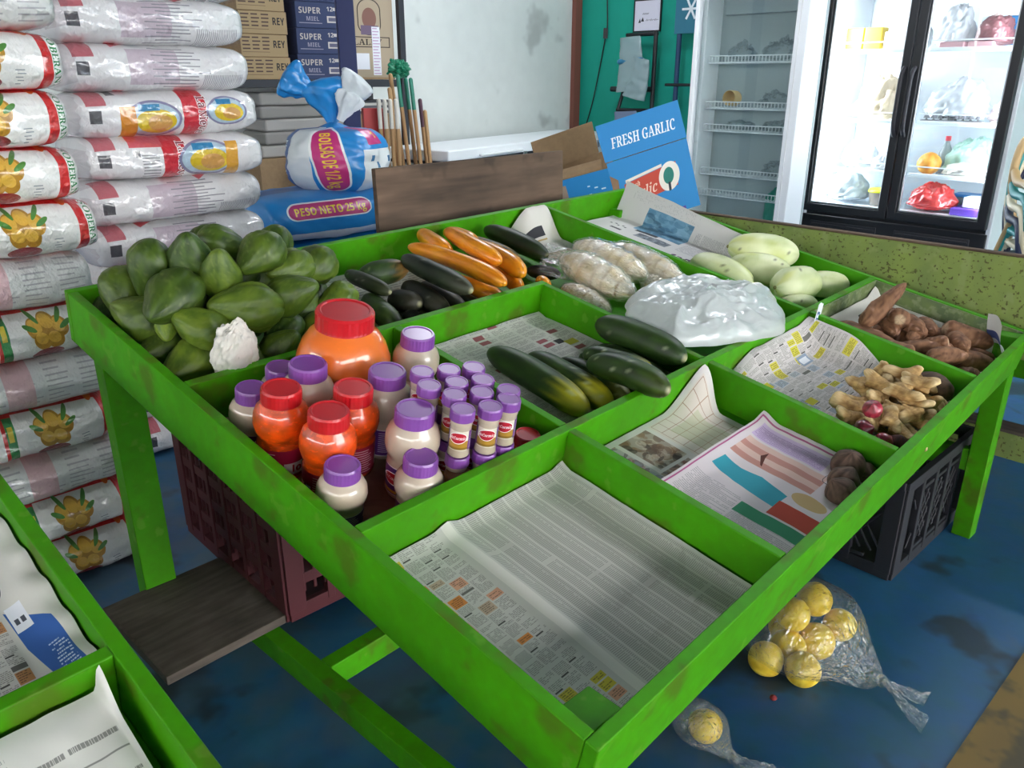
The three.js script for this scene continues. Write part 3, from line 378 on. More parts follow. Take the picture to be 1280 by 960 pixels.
// crumpled white rag
{ const m = obj('rag', surf(70, 90, (s, t) => { const a = s * Math.PI, b = -t * Math.PI * 2, d = [Math.sin(a) * Math.cos(b), Math.cos(a), Math.sin(a) * Math.sin(b)]; const k = 1 + 0.2 * nz(d[0] * 1.8, d[1] * 1.8, d[2] * 1.8 + 4) + 0.16 * Math.abs(nz(d[0] * 4, d[1] * 4, d[2] * 4)) - 0.1 * Math.abs(nz(d[0] * 9, d[1] * 6, d[2] * 9 + 3)); return [d[0] * 0.045 * k, d[1] * 0.082 * k, d[2] * 0.036 * k]; }, { closed: true, flip: true }), std('#ffffff', 0.95, { map: dtex(256, (u, v) => { const b = 0.87 + 0.05 * tn(u, v, 12) - 0.25 * sm(0.4, 0.6, tn(u, v, 9, 4)); return [b, b * 0.98, b * 0.94]; }) }));
  tag(m, 'crumpled white rag stuffed against the chayotes', 'rag'); onTable(m, 0.118, 0.99, 0.008, [0.25, 0.3, 0.25]); }

// cucumbers, courgettes
function cucGeo(len, r, bend, side, dark, mid, tip, tipAmt, seed, spots = '#c5cfa8', p = 4.6) {
  const d = hex(dark), m = hex(mid), y = hex(tip), sp = hex(spots);
  return sweep(len, r, { bend, side, prof: (s) => caps(p)(s) * (0.9 + 0.1 * Math.sin(s * 3)), mod: (s, a) => 1 + 0.02 * Math.cos(6 * a) + 0.03 * fbm(s * 4, Math.cos(a), seed),
    col: (s, a) => { const n = fbm(s * 5, Math.cos(a) * 1.5 + seed, Math.sin(a) * 1.5), st = sm(0.2, 0.9, Math.cos(9 * a + 2 * n)); let c = mixc(d, m, 0.35 + 0.6 * n + 0.25 * st * sm(0.3, 0.9, s)); c = mixc(c, y, tipAmt * sm(0.66, 0.98, s + 0.1 * st)); c = mixc(c, sp, 0.45 * sm(0.5, 0.6, nz(s * 45, Math.cos(a) * 11, Math.sin(a) * 11 + seed))); return mixc(c, hex('#b9b48a'), sm(0.985, 1, s) * 0.8); } });
}
function veg(name, label, cat, group, mat, p, q, geo) { const m = obj(name, geo(p.distanceTo(q)), mat); tag(m, label, cat, group); along(m, p, q); return m; }
[[0.656, 0.815, -0.056, 0.640, 0.512, -0.057, 0.031, 1], [0.715, 0.745, -0.055, 0.706, 0.500, -0.055, 0.031, 1], [0.775, 0.70, -0.063, 0.768, 0.495, -0.063, 0.024, 0.3], [0.806, 0.66, -0.032, 0.85, 0.50, -0.02, 0.024, 0.35], [0.745, 0.60, -0.012, 0.725, 0.388, 0.026, 0.029, 0.05], [0.905, 0.690, -0.062, 0.905, 0.478, -0.062, 0.0275, 0.15], [0.945, 0.730, -0.02, 0.935, 0.475, 0.0, 0.034, 0], [0.84, 0.69, -0.064, 0.838, 0.49, -0.064, 0.023, 0.2]].forEach(([u, v, n, u2, v2, n2, r, y], k) =>
  veg('cucumber', y === 1 ? 'thick dark cucumber with a yellow blossom end' : 'plain dark green cucumber piled at the end of the tray', 'cucumber', y === 1 ? 'yellow-ended cucumbers' : 'plain green cucumbers', vegMat, T(u, v, n), T(u2, v2, n2), (L) => cucGeo(L * 1.03, r * 1.1, k === 4 ? 0.008 : 0.004, (k % 2 ? 1 : -1) * 0.006, '#16290c', '#37561a', '#b5b020', y, k * 2.3)));
[[0.830, 1.32, 0.0, 0.850, 0.962, 0.018, 0.022], [0.955, 1.41, -0.01, 0.875, 1.20, 0.012, 0.0225], [1.05, 1.41, -0.02, 1.03, 1.25, -0.01, 0.021], [0.962, 1.31, 0.028, 0.91, 1.045, 0.036, 0.0225], [1.015, 1.27, -0.004, 0.985, 1.02, -0.004, 0.024], [0.935, 1.235, -0.028, 0.928, 1.06, -0.022, 0.0195], [1.03, 1.22, -0.06, 0.995, 1.03, -0.055, 0.02], [0.872, 1.20, -0.055, 0.895, 1.005, -0.05, 0.02], [0.98, 1.36, -0.055, 0.965, 1.16, -0.055, 0.019]].forEach(([u, v, n, u2, v2, n2, r], k) =>
  veg('courgette', 'smooth orange courgette in the pile by the back rail', 'courgette', 'orange courgettes', waxVeg, T(u, v, n), T(u2, v2, n2), (L) => { const o = hex(k % 3 ? '#e08a12' : '#d97a10'), w = hex(k === 5 ? '#f2ae1c' : '#ee9d1a'); return sweep(L, r * 1.14, { bend: 0.006, side: (k % 2 ? 1 : -1) * 0.01, prof: (s) => caps(4.8)(s) * (0.88 + 0.16 * sm(0.1, 0.9, s)), mod: (s, a) => 1 + 0.03 * fbm(s * 5, k, Math.cos(a)), col: (s, a) => mixc(mixc(o, w, 0.5 + fbm(s * 5, Math.cos(a), k)), hex('#c26a2a'), sm(0.4, 0.55, nz(s * 22, Math.cos(a) * 5, k)) * 0.6 + sm(0.97, 1, 1 - s) * 0.6) }); }));
{ const m = obj('courgette', sweep(0.06, 0.0185, { prof: caps(2.4), mod: () => 1, col: (s, a) => mixc(hex('#e08f14'), hex('#f0a526'), 0.5 + fbm(s * 5, Math.cos(a), 3)) }), waxVeg); tag(m, 'small lone orange courgette end beside the clear plastic', 'courgette'); along(m, T(1.095, 1.06, -0.052), T(1.075, 1.0, -0.052)); }
[[0.738, 1.235, 0.012, 0.728, 0.962, 0.024, 0.024, '#141b14', '#2b3a26', 'dark speckled courgette lying on top beside the orange ones'], [0.615, 1.31, -0.035, 0.612, 1.125, -0.018, 0.018, '#18230f', '#2c3f1c'], [0.60, 1.205, -0.062, 0.562, 1.03, -0.058, 0.026, '#1e3310', '#45651f'], [0.655, 1.17, -0.062, 0.648, 1.055, -0.030, 0.025, '#12130f', '#25281f'], [0.712, 1.19, -0.044, 0.690, 1.0, -0.036, 0.026, '#12140f', '#262b20'], [0.635, 1.09, -0.066, 0.632, 0.985, -0.066, 0.02, '#11120f', '#22251d'], [0.80, 1.15, -0.066, 0.80, 0.985, -0.055, 0.022, '#151c12', '#2a3622'], [0.762, 1.18, -0.05, 0.748, 1.0, -0.045, 0.024, '#12130f', '#25281f']].forEach(([u, v, n, u2, v2, n2, r, d, m2, lb], k) =>
  veg('courgette', lb ?? 'blackish green courgette with a pale cut stem in the back tray', 'courgette', lb ? null : 'blackish courgettes', vegMat, T(u, v, n), T(u2, v2, n2), (L) => cucGeo(L, r * 1.1, 0.003, 0.005, d, m2, '#8c8468', 0.12, 30 + k, '#8f9180', 4.6)));
veg('gourd', 'fat dull green gourd with a tan stem scar under the dark courgettes', 'gourd', null, vegMat, T(0.632, 1.275, -0.035), T(0.742, 1.225, -0.014), (L) => cucGeo(L * 1.15, 0.033, 0, 0, '#22381a', '#45602a', '#b98a4a', 0.9, 44, '#9aa07a', 2.3));
veg('cucumber', 'long smooth dark green cucumber against the back rail', 'cucumber', null, vegMat, T(1.222, 1.405, -0.035), T(1.195, 1.115, -0.02), (L) => cucGeo(L, 0.0305, 0.006, 0.008, '#14200f', '#2b3d20', '#2b3d20', 0, 51, '#3c4a30', 3.6));
function stripeGeo(L, r, seed) { return sweep(L, r, { bend: 0.003, prof: caps(2.8), mod: (s, a) => 1 + 0.02 * Math.cos(10 * a), col: (s, a) => mixc(hex('#1c210f'), hex('#b78a2c'), sm(0.3, 0.75, Math.cos(10 * a) * 0.6 + 0.7 * nz(s * 14, Math.cos(a) * 3, seed))) }); }
veg('gourd', 'brown and yellow striped gourd between orange courgettes and dark cucumber', 'gourd', null, vegMat, T(1.118, 1.40, -0.055), T(1.135, 1.165, -0.045), (L) => stripeGeo(L, 0.028, 3));
veg('gourd', 'slim striped gourd behind the long dark cucumber', 'gourd', null, vegMat, T(1.275, 1.385, -0.055), T(1.262, 1.19, -0.052), (L) => stripeGeo(L, 0.024, 8));
veg('courgette', 'black courgette lying crosswise beside the cling-wrapped roots', 'courgette', null, vegMat, T(1.135, 1.14, -0.064), T(1.20, 1.06, -0.06), (L) => cucGeo(L, 0.0215, 0, 0, '#15140f', '#2a2620', '#2a2620', 0, 61, '#4a463a', 2.6));

// cling-wrapped white roots
const filmMat = phys('#ffffff', 0.05, { transmission: 0.97, thickness: 0, ior: 1.6, bumpMap: crinkle, bumpScale: 0.004 }), wrapVeg = vcol(0.6, { clearcoat: 1, clearcoatRoughness: 0.08, bumpMap: crinkle, bumpScale: 0.004 });
[[1.215, 1.08, -0.018, 1.170, 0.785, -0.01, 0.043], [1.345, 1.135, -0.018, 1.315, 0.845, -0.012, 0.043], [1.468, 1.10, -0.034, 1.445, 0.795, -0.030, 0.041], [1.115, 0.985, -0.056, 1.10, 0.80, -0.056, 0.031], [1.39, 0.905, -0.058, 1.395, 0.80, -0.058, 0.029]].forEach(([u, v, n, u2, v2, n2, r], k) => {
  const p = T(u, v, n), q = T(u2, v2, n2), L = p.distanceTo(q), g = thing('wrapped_root', k === 3 ? 'short cling-wrapped white root lying low beside the orange courgettes' : k === 4 ? 'stubby cling-wrapped root between two longer ones' : 'plump white root wrapped in shiny cling film', 'root', k < 3 ? 'cling-wrapped roots' : null); along(g, p, q);
  const shape = { prof: (s) => caps(2.6)(s) * (0.78 + 0.3 * Math.sin(Math.PI * (0.2 + 0.7 * s))), mod: (s, a) => 1 + 0.1 * fbm(s * 5, Math.cos(a) + k * 3, Math.sin(a)) + 0.035 * Math.sin(s * 46 + 3 * nz(s * 4, k, 0)) };
  obj('root', sweep(L, r, { ...shape, ns: 50, na: 28, col: (s, a) => { const n = fbm(s * 6, Math.cos(a) * 2 + k, Math.sin(a) * 2), ring = sm(0.5, 0.95, Math.sin(s * 46 + 3 * nz(s * 4, k, 0))); return mixc(mixc(hex('#e0cfa2'), hex('#f5efe0'), 0.55 + n), hex('#b39670'), ring * 0.35 + 0.7 * sm(0.45, 0.55, nz(s * 18, Math.cos(a) * 4, k * 7 + 2))); } }), wrapVeg, g);
  obj('cling_film', sweep(L * 1.04, r * 1.06, { ...shape, ns: 70, na: 40, mod: (s, a) => shape.mod(s, a) * (1.03 + 0.10 * Math.abs(nz(s * 16, Math.cos(a) * 4 + k, Math.sin(a) * 4)) + 0.02 * nz(s * 50 + 20 * Math.cos(a), a * 3, k)) }), filmMat, g);
});
function crumple(w, h, d, seed, amp = 0.3, fine = 0.1, flat = 0.6, nu = 70, nv = 90) { // a bag slumped on its base
  return surf(nu, nv, (s, t) => { const a = s * Math.PI, b = -t * Math.PI * 2, x = Math.sin(a) * Math.cos(b), y = Math.cos(a), z = Math.sin(a) * Math.sin(b); const k = 1 + amp * fbm(x * 1.8 + seed, y * 1.8, z * 1.8) - fine * Math.abs(nz(x * 5, y * 5 + seed, z * 5)) * 2 - fine * 0.6 * Math.abs(nz(x * 12, y * 12, z * 12 + seed)); return [x * w * k / 2, (y < 0 ? y * flat : y) * h * k / (1 + flat), z * d * k / 2]; }, { closed: true, flip: true });
}
{ const m = obj('plastic_film', crumple(0.07, 0.05, 0.15, 7, 0.5, 0.25), film({ roughness: 0.15 })); tag(m, 'wad of clear plastic film at the end of the wrapped roots', 'plastic'); onTable(m, 1.235, 1.115, -0.03, [0, 0.5, 0]); }
{ const m = obj('plastic_film', crumple(0.045, 0.045, 0.13, 9, 0.5, 0.25), film({ roughness: 0.15 })); tag(m, 'clear plastic strip hanging by the short wrapped root', 'plastic'); onTable(m, 1.145, 1.035, -0.03, [0, 0.2, 0]); }
// white carrier bag
{ const m = obj('carrier_bag', surf(80, 140, (q, t) => { // limp sack: flat underside, low creased dome
  const b = -t * Math.PI * 2, top = q > 0.5, r = top ? (1 - q) * 2 : q * 2, x = Math.cos(b), z = Math.sin(b), ro = 1 + 0.16 * nz(x * 1.5 + 2, z * 1.5, 1) + 0.05 * nz(x * 4, z * 4, 3), X = x * r, Z = z * r;
  const cr = 1 - Math.abs(nz(X * 2.2 + 0.5 * nz(X * 3, Z * 3, 8) + 4, Z * 3.4 - X, 1.5)) * 2.2, cr2 = 1 - Math.abs(nz(X * 5 + Z * 2, Z * 6 - X * 2, 6.5)) * 2.4, dome = Math.pow(Math.max(0, 1 - r * r), 0.55);
  const y = top ? 0.066 * dome * (1 + 0.35 * nz(X * 1.6, Z * 1.6, 2)) + (0.014 * cr + 0.007 * cr2) * Math.min(1, dome * 1.8) : -0.02 * dome; return [X * 0.235 * ro, y, Z * 0.165 * ro]; }, { closed: true }), phys('#e4e9e9', 0.28, { transmission: 0.4, thickness: 0, clearcoat: 0.8, clearcoatRoughness: 0.12, bumpMap: crinkle, bumpScale: 0.0015 })); tag(m, 'crumpled translucent white plastic carrier bag spread over the divider', 'bag'); onTable(m, 1.205, 0.582, 0.004, [0, -0.15, 0]); m.scale.set(1.07, 0.95, 1.0); }

// pale squashes
[[1.80, 0.845, 0.0, 1.93, 0.68, 0.006, 0.05], [1.735, 0.80, -0.036, 1.84, 0.65, -0.03, 0.046], [1.655, 0.885, -0.04, 1.64, 0.68, -0.036, 0.045], [1.655, 0.60, -0.02, 1.82, 0.555, -0.02, 0.05], [1.86, 0.60, -0.05, 1.98, 0.51, -0.045, 0.038], [1.62, 0.56, -0.055, 1.73, 0.50, -0.055, 0.03], [1.90, 0.88, -0.045, 1.93, 0.75, -0.045, 0.04]].forEach(([u, v, n, u2, v2, n2, r], k) => {
  const p = T(u, v, n), q = T(u2, v2, n2), g = thing('squash', k === 4 ? 'pale squash with a bright yellow flank beside the corner' : k === 5 ? 'small pale squash pressed against the bag divider' : 'plump pale green squash in the far tray', 'squash', k === 4 || k === 5 ? null : 'pale squashes'); along(g, p, q);
  obj('fruit', sweep(p.distanceTo(q) * 1.1, r * 1.14, { prof: caps(2.3), mod: (s, a) => 1 + 0.02 * Math.cos(8 * a) + 0.03 * fbm(s * 2, Math.cos(a) + k, Math.sin(a)), na: 32, col: (s, a) => { const n = fbm(s * 3 + k, Math.cos(a) * 1.2, Math.sin(a) * 1.2), y = sm(0.1, 0.6, nz(s * 2, Math.cos(a) * 1.3 + k * 2, Math.sin(a))); let c = mixc(hex('#bcc98a'), hex('#dde3b8'), 0.6 + n); c = mixc(c, hex('#c3c93c'), y * (k === 4 ? 0.9 : 0.5)); return mixc(c, hex('#4a4a30'), 0.85 * sm(0.56, 0.6, nz(s * 26, Math.cos(a) * 9, Math.sin(a) * 9 + k))); } }), vegMat, g);
  const st = obj('stem_scar', new THREE.SphereGeometry(0.006, 10, 8), std('#7d7a4a', 0.8), g); st.position.x = -p.distanceTo(q) * 0.545;
});

// brown tubers
function tuberGeo(L, r, seed, taper, cut) { return sweep(L, r, { bend: 0.006 * nz(seed, 1, 1), side: 0.03 * L * nz(seed * 1.7, 5, 2), prof: (s) => (cut ? Math.sqrt(Math.max(0, 1 - Math.abs(2 * s - 1) ** (s < 0.5 ? 9 : 2.6))) : caps(2.5)(s)) * lerp(1, taper, s), mod: (s, a) => 1 + 0.16 * fbm(s * 4, Math.cos(a) + seed, Math.sin(a)) + 0.03 * nz(s * 20, Math.cos(a) * 5, seed), col: (s, a) => { const n = fbm(s * 7, Math.cos(a) * 3, Math.sin(a) * 3 + seed), g = nz(s * 40, Math.cos(a) * 14, Math.sin(a) * 14 + seed); let c = mixc(hex('#573521'), hex('#9c7050'), 0.5 + 0.7 * n + 0.3 * g); c = mixc(c, hex('#c79a86'), 0.7 * sm(0.4, 0.6, nz(s * 9, Math.cos(a) * 3, seed + 4))); return cut ? mixc(c, hex('#d9bf9c'), sm(0.02, 0.005, s) * (0.6 + 0.4 * g)) : c; } }); }
const tubers = [[1.665, 0.33, -0.025, 1.76, 0.295, 0.075, 0.028, 0.45, 0], [1.655, 0.385, -0.062, 1.635, 0.22, -0.055, 0.027, 0.8, 0], [1.775, 0.325, -0.03, 1.68, 0.25, -0.025, 0.025, 0.8, 0], [1.83, 0.345, -0.05, 1.88, 0.25, -0.05, 0.027, 0.7, 0], [1.70, 0.255, 0.005, 1.82, 0.29, -0.035, 0.025, 0.8, 1], [1.87, 0.235, -0.035, 1.80, 0.18, -0.03, 0.02, 0.8, 0], [1.75, 0.20, -0.02, 1.675, 0.205, -0.025, 0.02, 0.7, 0], [1.59, 0.175, -0.045, 1.60, 0.30, -0.06, 0.026, 0.8, 1], [1.78, 0.235, -0.06, 1.90, 0.155, -0.055, 0.027, 0.7, 0], [1.84, 0.155, -0.02, 1.915, 0.06, -0.04, 0.028, 0.8, 1], [1.71, 0.125, -0.012, 1.70, 0.175, -0.04, 0.017, 0.9, 1], [1.705, 0.105, -0.052, 1.79, 0.02, -0.052, 0.03, 0.7, 0], [1.565, 0.17, -0.055, 1.63, 0.035, -0.058, 0.027, 0.7, 0], [1.64, 0.215, -0.058, 1.72, 0.115, -0.03, 0.026, 0.8, 0], [1.66, 0.06, -0.066, 1.70, 0.02, -0.066, 0.02, 0.9, 0], [1.84, 0.10, -0.066, 1.87, 0.03, -0.064, 0.021, 0.8, 0], [1.70, 0.30, -0.06, 1.80, 0.22, -0.06, 0.03, 0.8, 0], [1.74, 0.16, -0.066, 1.83, 0.09, -0.062, 0.026, 0.8, 0], [1.62, 0.13, -0.03, 1.70, 0.07, -0.026, 0.024, 0.7, 0], [1.76, 0.26, -0.012, 1.70, 0.19, -0.006, 0.024, 0.8, 0], [1.80, 0.13, -0.02, 1.73, 0.08, -0.014, 0.023, 0.7, 0]];
tubers.forEach(([u, v, n, u2, v2, n2, r, tp, cut], k) => veg('cassava_root', k === 0 ? 'long tapering brown cassava root pointing up out of the tray' : cut ? 'brown cassava root with a pale cut end' : 'rough brown cassava root in the heap', 'root', k === 0 ? null : cut ? 'cassava roots with cut ends' : 'cassava roots', dullVeg, T(u, v, n), T(u2, v2, n2), (L) => tuberGeo(L * 1.22, r * 1.22, k * 3.3 + 1, tp, cut)));

// ginger: knobbly hands
function gingerGeo(seed) {
  const r = rng(seed * 77 + 5), K2 = []; const main = r() * 3.1;
  for (let i = 0; i < 12; i++) { const a = main + (i % 2) * Math.PI + (r() - 0.5) * 1.9, e = (r() - 0.35) * 1.3; K2.push([Math.cos(a) * Math.cos(e), Math.sin(e), Math.sin(a) * Math.cos(e), 0.22 + 0.36 * r(), 11 + 12 * r()]); }
  const rad = (x, y, z) => { let q = 0.72; for (const k of K2) q += k[3] * Math.exp(k[4] * (x * k[0] + y * k[1] + z * k[2] - 1)); return q * (1 + 0.07 * nz(x * 5 + seed, y * 5, z * 5)); };
  return surf(36, 52, (s, t) => { const a = s * Math.PI, b = -t * Math.PI * 2, x = Math.sin(a) * Math.cos(b), y = Math.cos(a), z = Math.sin(a) * Math.sin(b), q = rad(x, y, z) * 0.029; return [x * q * 1.15, y * q * 0.85, z * q]; }, { closed: true, flip: true, color: (s, t, p) => { const q = Math.hypot(...p) / 0.027, n = fbm(p[0] * 60 + seed, p[1] * 60, p[2] * 60), ring = sm(0.3, 0.9, Math.sin(q * 26 + n * 3)); return mixc(mixc(hex('#8d6a3c'), hex('#c9a56a'), 0.55 + 0.8 * n), mixc(hex('#7a5526'), hex('#e2c99a'), sm(1.1, 1.35, q)), ring * 0.35 + 0.5 * sm(1.15, 1.4, q)); } });
}
const gg = [1, 2, 3, 4, 5].map(gingerGeo);
[[1.385, 0.160, -0.03], [1.305, 0.185, -0.05], [1.265, 0.140, -0.045], [1.185, 0.165, -0.055], [1.14, 0.148, -0.06], [1.155, 0.105, -0.055], [1.305, 0.105, -0.02], [1.375, 0.085, -0.015], [1.435, 0.095, -0.04], [1.275, 0.055, -0.025], [1.325, 0.045, -0.035], [1.215, 0.080, -0.035], [1.155, 0.035, -0.05], [1.255, 0.020, -0.05], [1.345, 0.022, -0.055], [1.19, 0.018, -0.062], [1.205, 0.125, -0.06], [1.435, 0.150, -0.06], [1.34, 0.14, -0.06], [1.39, 0.04, -0.055], [1.25, 0.10, -0.066], [1.32, 0.075, -0.066], [1.235, 0.155, -0.062], [1.27, 0.085, -0.012], [1.345, 0.075, -0.005], [1.40, 0.12, -0.018], [1.23, 0.045, -0.03], [1.30, 0.15, -0.025], [1.165, 0.07, -0.035]].forEach(([u, v, n], k) => { const m = obj('ginger_root', gg[k % 5], dullVeg); tag(m, 'knobbly tan ginger root in the heap', 'ginger', 'ginger roots'); onTable(m, u, v, n, [0.3 * nz(k, 3, 1), k * 1.7, 0.4 * nz(k, 1, 5)]); m.scale.setScalar(0.92 + 0.2 * nz(k * 1.3, 2, 2)); });
function bulb(seed, c1, c2, r, squash, tip) { return surf(26, 32, (s, t) => { const a = s * Math.PI, b = -t * Math.PI * 2, y = Math.cos(a), k = 1 + 0.04 * fbm(Math.cos(b) * 2, y * 2 + seed, Math.sin(b) * 2), w = Math.sin(a) * (1 - tip * 0.5 * sm(0.5, 1, y)); return [r * k * w * Math.cos(b), r * squash * (y + tip * Math.max(0, y) ** 8 * 0.4), r * k * w * Math.sin(b)]; }, { closed: true, flip: true, color: (s, t) => mixc(hex(c1), hex(c2), 0.5 + 0.4 * Math.cos(t * 62 + seed) * 0.4 + fbm(s * 4, Math.cos(t * 6.28) * 3 + seed, Math.sin(t * 6.28) * 3)) }); }
[[1.142, 0.108, -0.018, 0.021, '#7d1a2c', '#b8324a', 'shiny red onion on the ginger'], [1.100, 0.100, -0.052, 0.022, '#5a1826', '#8d2a3c', 'dark red onion under the shiny one beside the ginger'], [1.095, 0.052, -0.055, 0.020, '#a82444', '#d2506a', 'bright pink-red onion at the edge of the ginger']].forEach(([u, v, n, r, a, b, l], k) => { const m = obj('red_onion', bulb(k + 2, a, b, r, 0.92, 0.6), waxVeg); tag(m, l, 'onion'); onTable(m, u, v, n, [0.5 * k, k, 0.7]); });
{ const m = obj('beetroot', bulb(9, '#3a1512', '#5d2a1e', 0.026, 0.9, 0.3), dullVeg); tag(m, 'dull dark red root at the foot of the ginger heap', 'beetroot'); onTable(m, 1.118, 0.012 + 0.017, -0.062); }
{ const m = obj('taro', sweep(0.10, 0.034, { prof: caps(2.3), mod: (s, a) => 1 + 0.08 * fbm(s * 4, Math.cos(a), Math.sin(a)), col: (s, a) => mixc(hex('#3a2a1e'), hex('#6a5240'), 0.5 + fbm(s * 9, Math.cos(a) * 4, Math.sin(a) * 4)) }), dullVeg); tag(m, 'smooth dark brown taro corm beside the ginger', 'taro'); along(m, T(1.475, 0.10, -0.045), T(1.455, 0.035, -0.045)); }
[[0.925, 0.062, -0.052, 0.034], [0.865, 0.045, -0.056, 0.031], [0.828, 0.034, -0.058, 0.030], [0.940, 0.024 + 0.008, -0.062, 0.026]].forEach(([u, v, n, r], k) => { const m = obj('beetroot', bulb(k * 5 + 20, '#3a2720', '#755c4e', r, 0.95, 0.35), dullVeg); tag(m, 'dusty brown beetroot on the colour newspaper', 'beetroot', 'beetroots on the colour newspaper'); onTable(m, u, v, n, [0.4 * k, k * 2, 0.3]); });

// ---------- flour bundles and sacks ----------
// pillow: length along x, flat-sided cross section; uv.v 0..1 over the front half, uv.u along the length
function pillow(L, H, D, seed, wr = 0.05, nu = 40, nv = 48, pe = 3.2) {
  return surf(nu, nv, (q, t) => {
    const s = q * 2 - 1, a = (t - 0.25) * Math.PI * 2, e = Math.max(0, 1 - Math.abs(s) ** 7) ** 0.5, ca = Math.cos(a), sa = Math.sin(a), k = (Math.abs(ca) ** pe + Math.abs(sa) ** pe) ** (-1 / pe);
    const w = 1 + wr * fbm(s * 2.5 + seed, ca * 1.5, sa * 1.5) + wr * 0.35 * nz(s * 14, ca * 5 + seed, sa * 5);
    return [s * L / 2 * (1 - 0.02 * (1 - e)), k * sa * (H / 2) * (0.55 + 0.45 * e) * w * (0.08 + 0.92 * Math.min(1, e * 3)), k * ca * (D / 2) * (0.8 + 0.2 * e) * w * (0.1 + 0.9 * Math.min(1, e * 3))];
  }, { closed: true, flip: false });
}
// remap uv so that the front (z > 0) carries the print once, the back repeats it
function frontUV(g) { const u = g.attributes.uv; for (let i = 0; i < u.count; i++) { const t = u.getY(i); u.setY(i, t <= 0.5 ? t * 2 : 2 - t * 2); } return g; }
function bread(x, cx, cy, s) { x.save(); x.translate(cx, cy); x.scale(s, s); x.fillStyle = '#b8862c'; for (const [a, b] of [[-60, -30], [0, -44], [58, -26], [-34, 16], [30, 18]]) { x.beginPath(); x.ellipse(a, b, 46, 38, 0.3, 0, 7); x.fill(); } x.fillStyle = '#e0b048'; for (const [a, b] of [[-64, -38], [-4, -52], [54, -34], [-38, 8], [26, 10]]) { x.beginPath(); x.ellipse(a, b, 34, 24, 0.3, 0, 7); x.fill(); } x.fillStyle = '#8a1f2a'; x.beginPath(); x.ellipse(-10, 74, 84, 22, 0, 0, 7); x.fill(); x.fillStyle = '#4f8a3a'; for (const a of [-1.2, -0.7, 0.8, 1.2]) { x.save(); x.rotate(a); x.beginPath(); x.ellipse(0, -96, 10, 34, 0, 0, 7); x.fill(); x.restore(); } x.restore(); }
const flourA = (flip) => ctex(2048, 512, (x, w2, h) => { const w = 1024; for (const rep of [0, 1]) { x.save(); x.translate(rep * w, 0);
  x.fillStyle = '#e9e7e5'; x.fillRect(0, 0, w, h); if (flip) { x.translate(w, 0); x.scale(-1, 1); }
  x.fillStyle = '#cf2a2c'; x.fillRect(0, 0, w, 110); x.fillRect(0, h - 105, w, 105);
  x.beginPath(); x.moveTo(0, 0); x.lineTo(160, 0); x.bezierCurveTo(60, 150, 60, 360, 170, h); x.lineTo(0, h); x.fill();
  x.beginPath(); x.moveTo(w * 0.72, 0); x.bezierCurveTo(w * 0.84, 160, w * 0.82, 340, w * 0.7, h); x.lineTo(w * 0.8, h); x.bezierCurveTo(w * 0.9, 340, w * 0.9, 160, w * 0.8, 0); x.fill();
  x.fillStyle = '#d9651f'; x.beginPath(); x.ellipse(w * 0.74, 66, 40, 56, 0.3, 0, 7); x.fill();
  bread(x, 400, 250, 1.55); x.fillStyle = '#8d939a'; for (let k = 0; k < 5; k++) x.fillRect(610 + (k % 2) * 14, 300 + k * 18, 70 - k * 8, 5);
  x.fillStyle = '#2f8a4a'; x.fillRect(30, 120, 70, 280); x.fillStyle = '#d9c23a'; x.fillRect(44, 160, 40, 90);
  x.save(); x.translate(w * 0.90, h * 0.5); if (flip) { x.scale(-1, 1); } x.rotate(Math.PI / 2); x.textAlign = 'center'; x.font = 'bold 74px serif'; x.lineWidth = 12; x.strokeStyle = '#f4f4f0'; x.strokeText('SOBERANA', 0, 20, 350); x.fillStyle = '#177a3c'; x.fillText('SOBERANA', 0, 20, 350); x.restore(); x.restore(); }
});
const flourB = ctex(1024, 512, (x, w, h) => { const r = rng(8); x.fillStyle = '#dcdbda'; x.fillRect(0, 0, w, h); x.fillStyle = '#c2303c'; x.fillRect(360, 0, 46, h); x.fillStyle = '#b8656e'; x.fillRect(0, 0, w, 30); x.fillRect(0, h - 34, w, 34); x.fillStyle = '#b2b0b4'; for (let b = 0; b < 4; b++) for (let k = 0; k < 9; k++) x.fillRect(440 + b * 140, 120 + k * 30, 60 + 60 * r(), 9); for (let k = 0; k < 9; k++) x.fillRect(40, 110 + k * 30, 90 + 70 * r(), 9); x.fillStyle = '#d9b3b8'; x.fillRect(560, 90, 110, 300); x.fillStyle = '#3f3f42'; for (let k = 0; k < 18; k++) x.fillRect(180 + k * 8, 330, 3 + (k % 3) * 2, 110); });
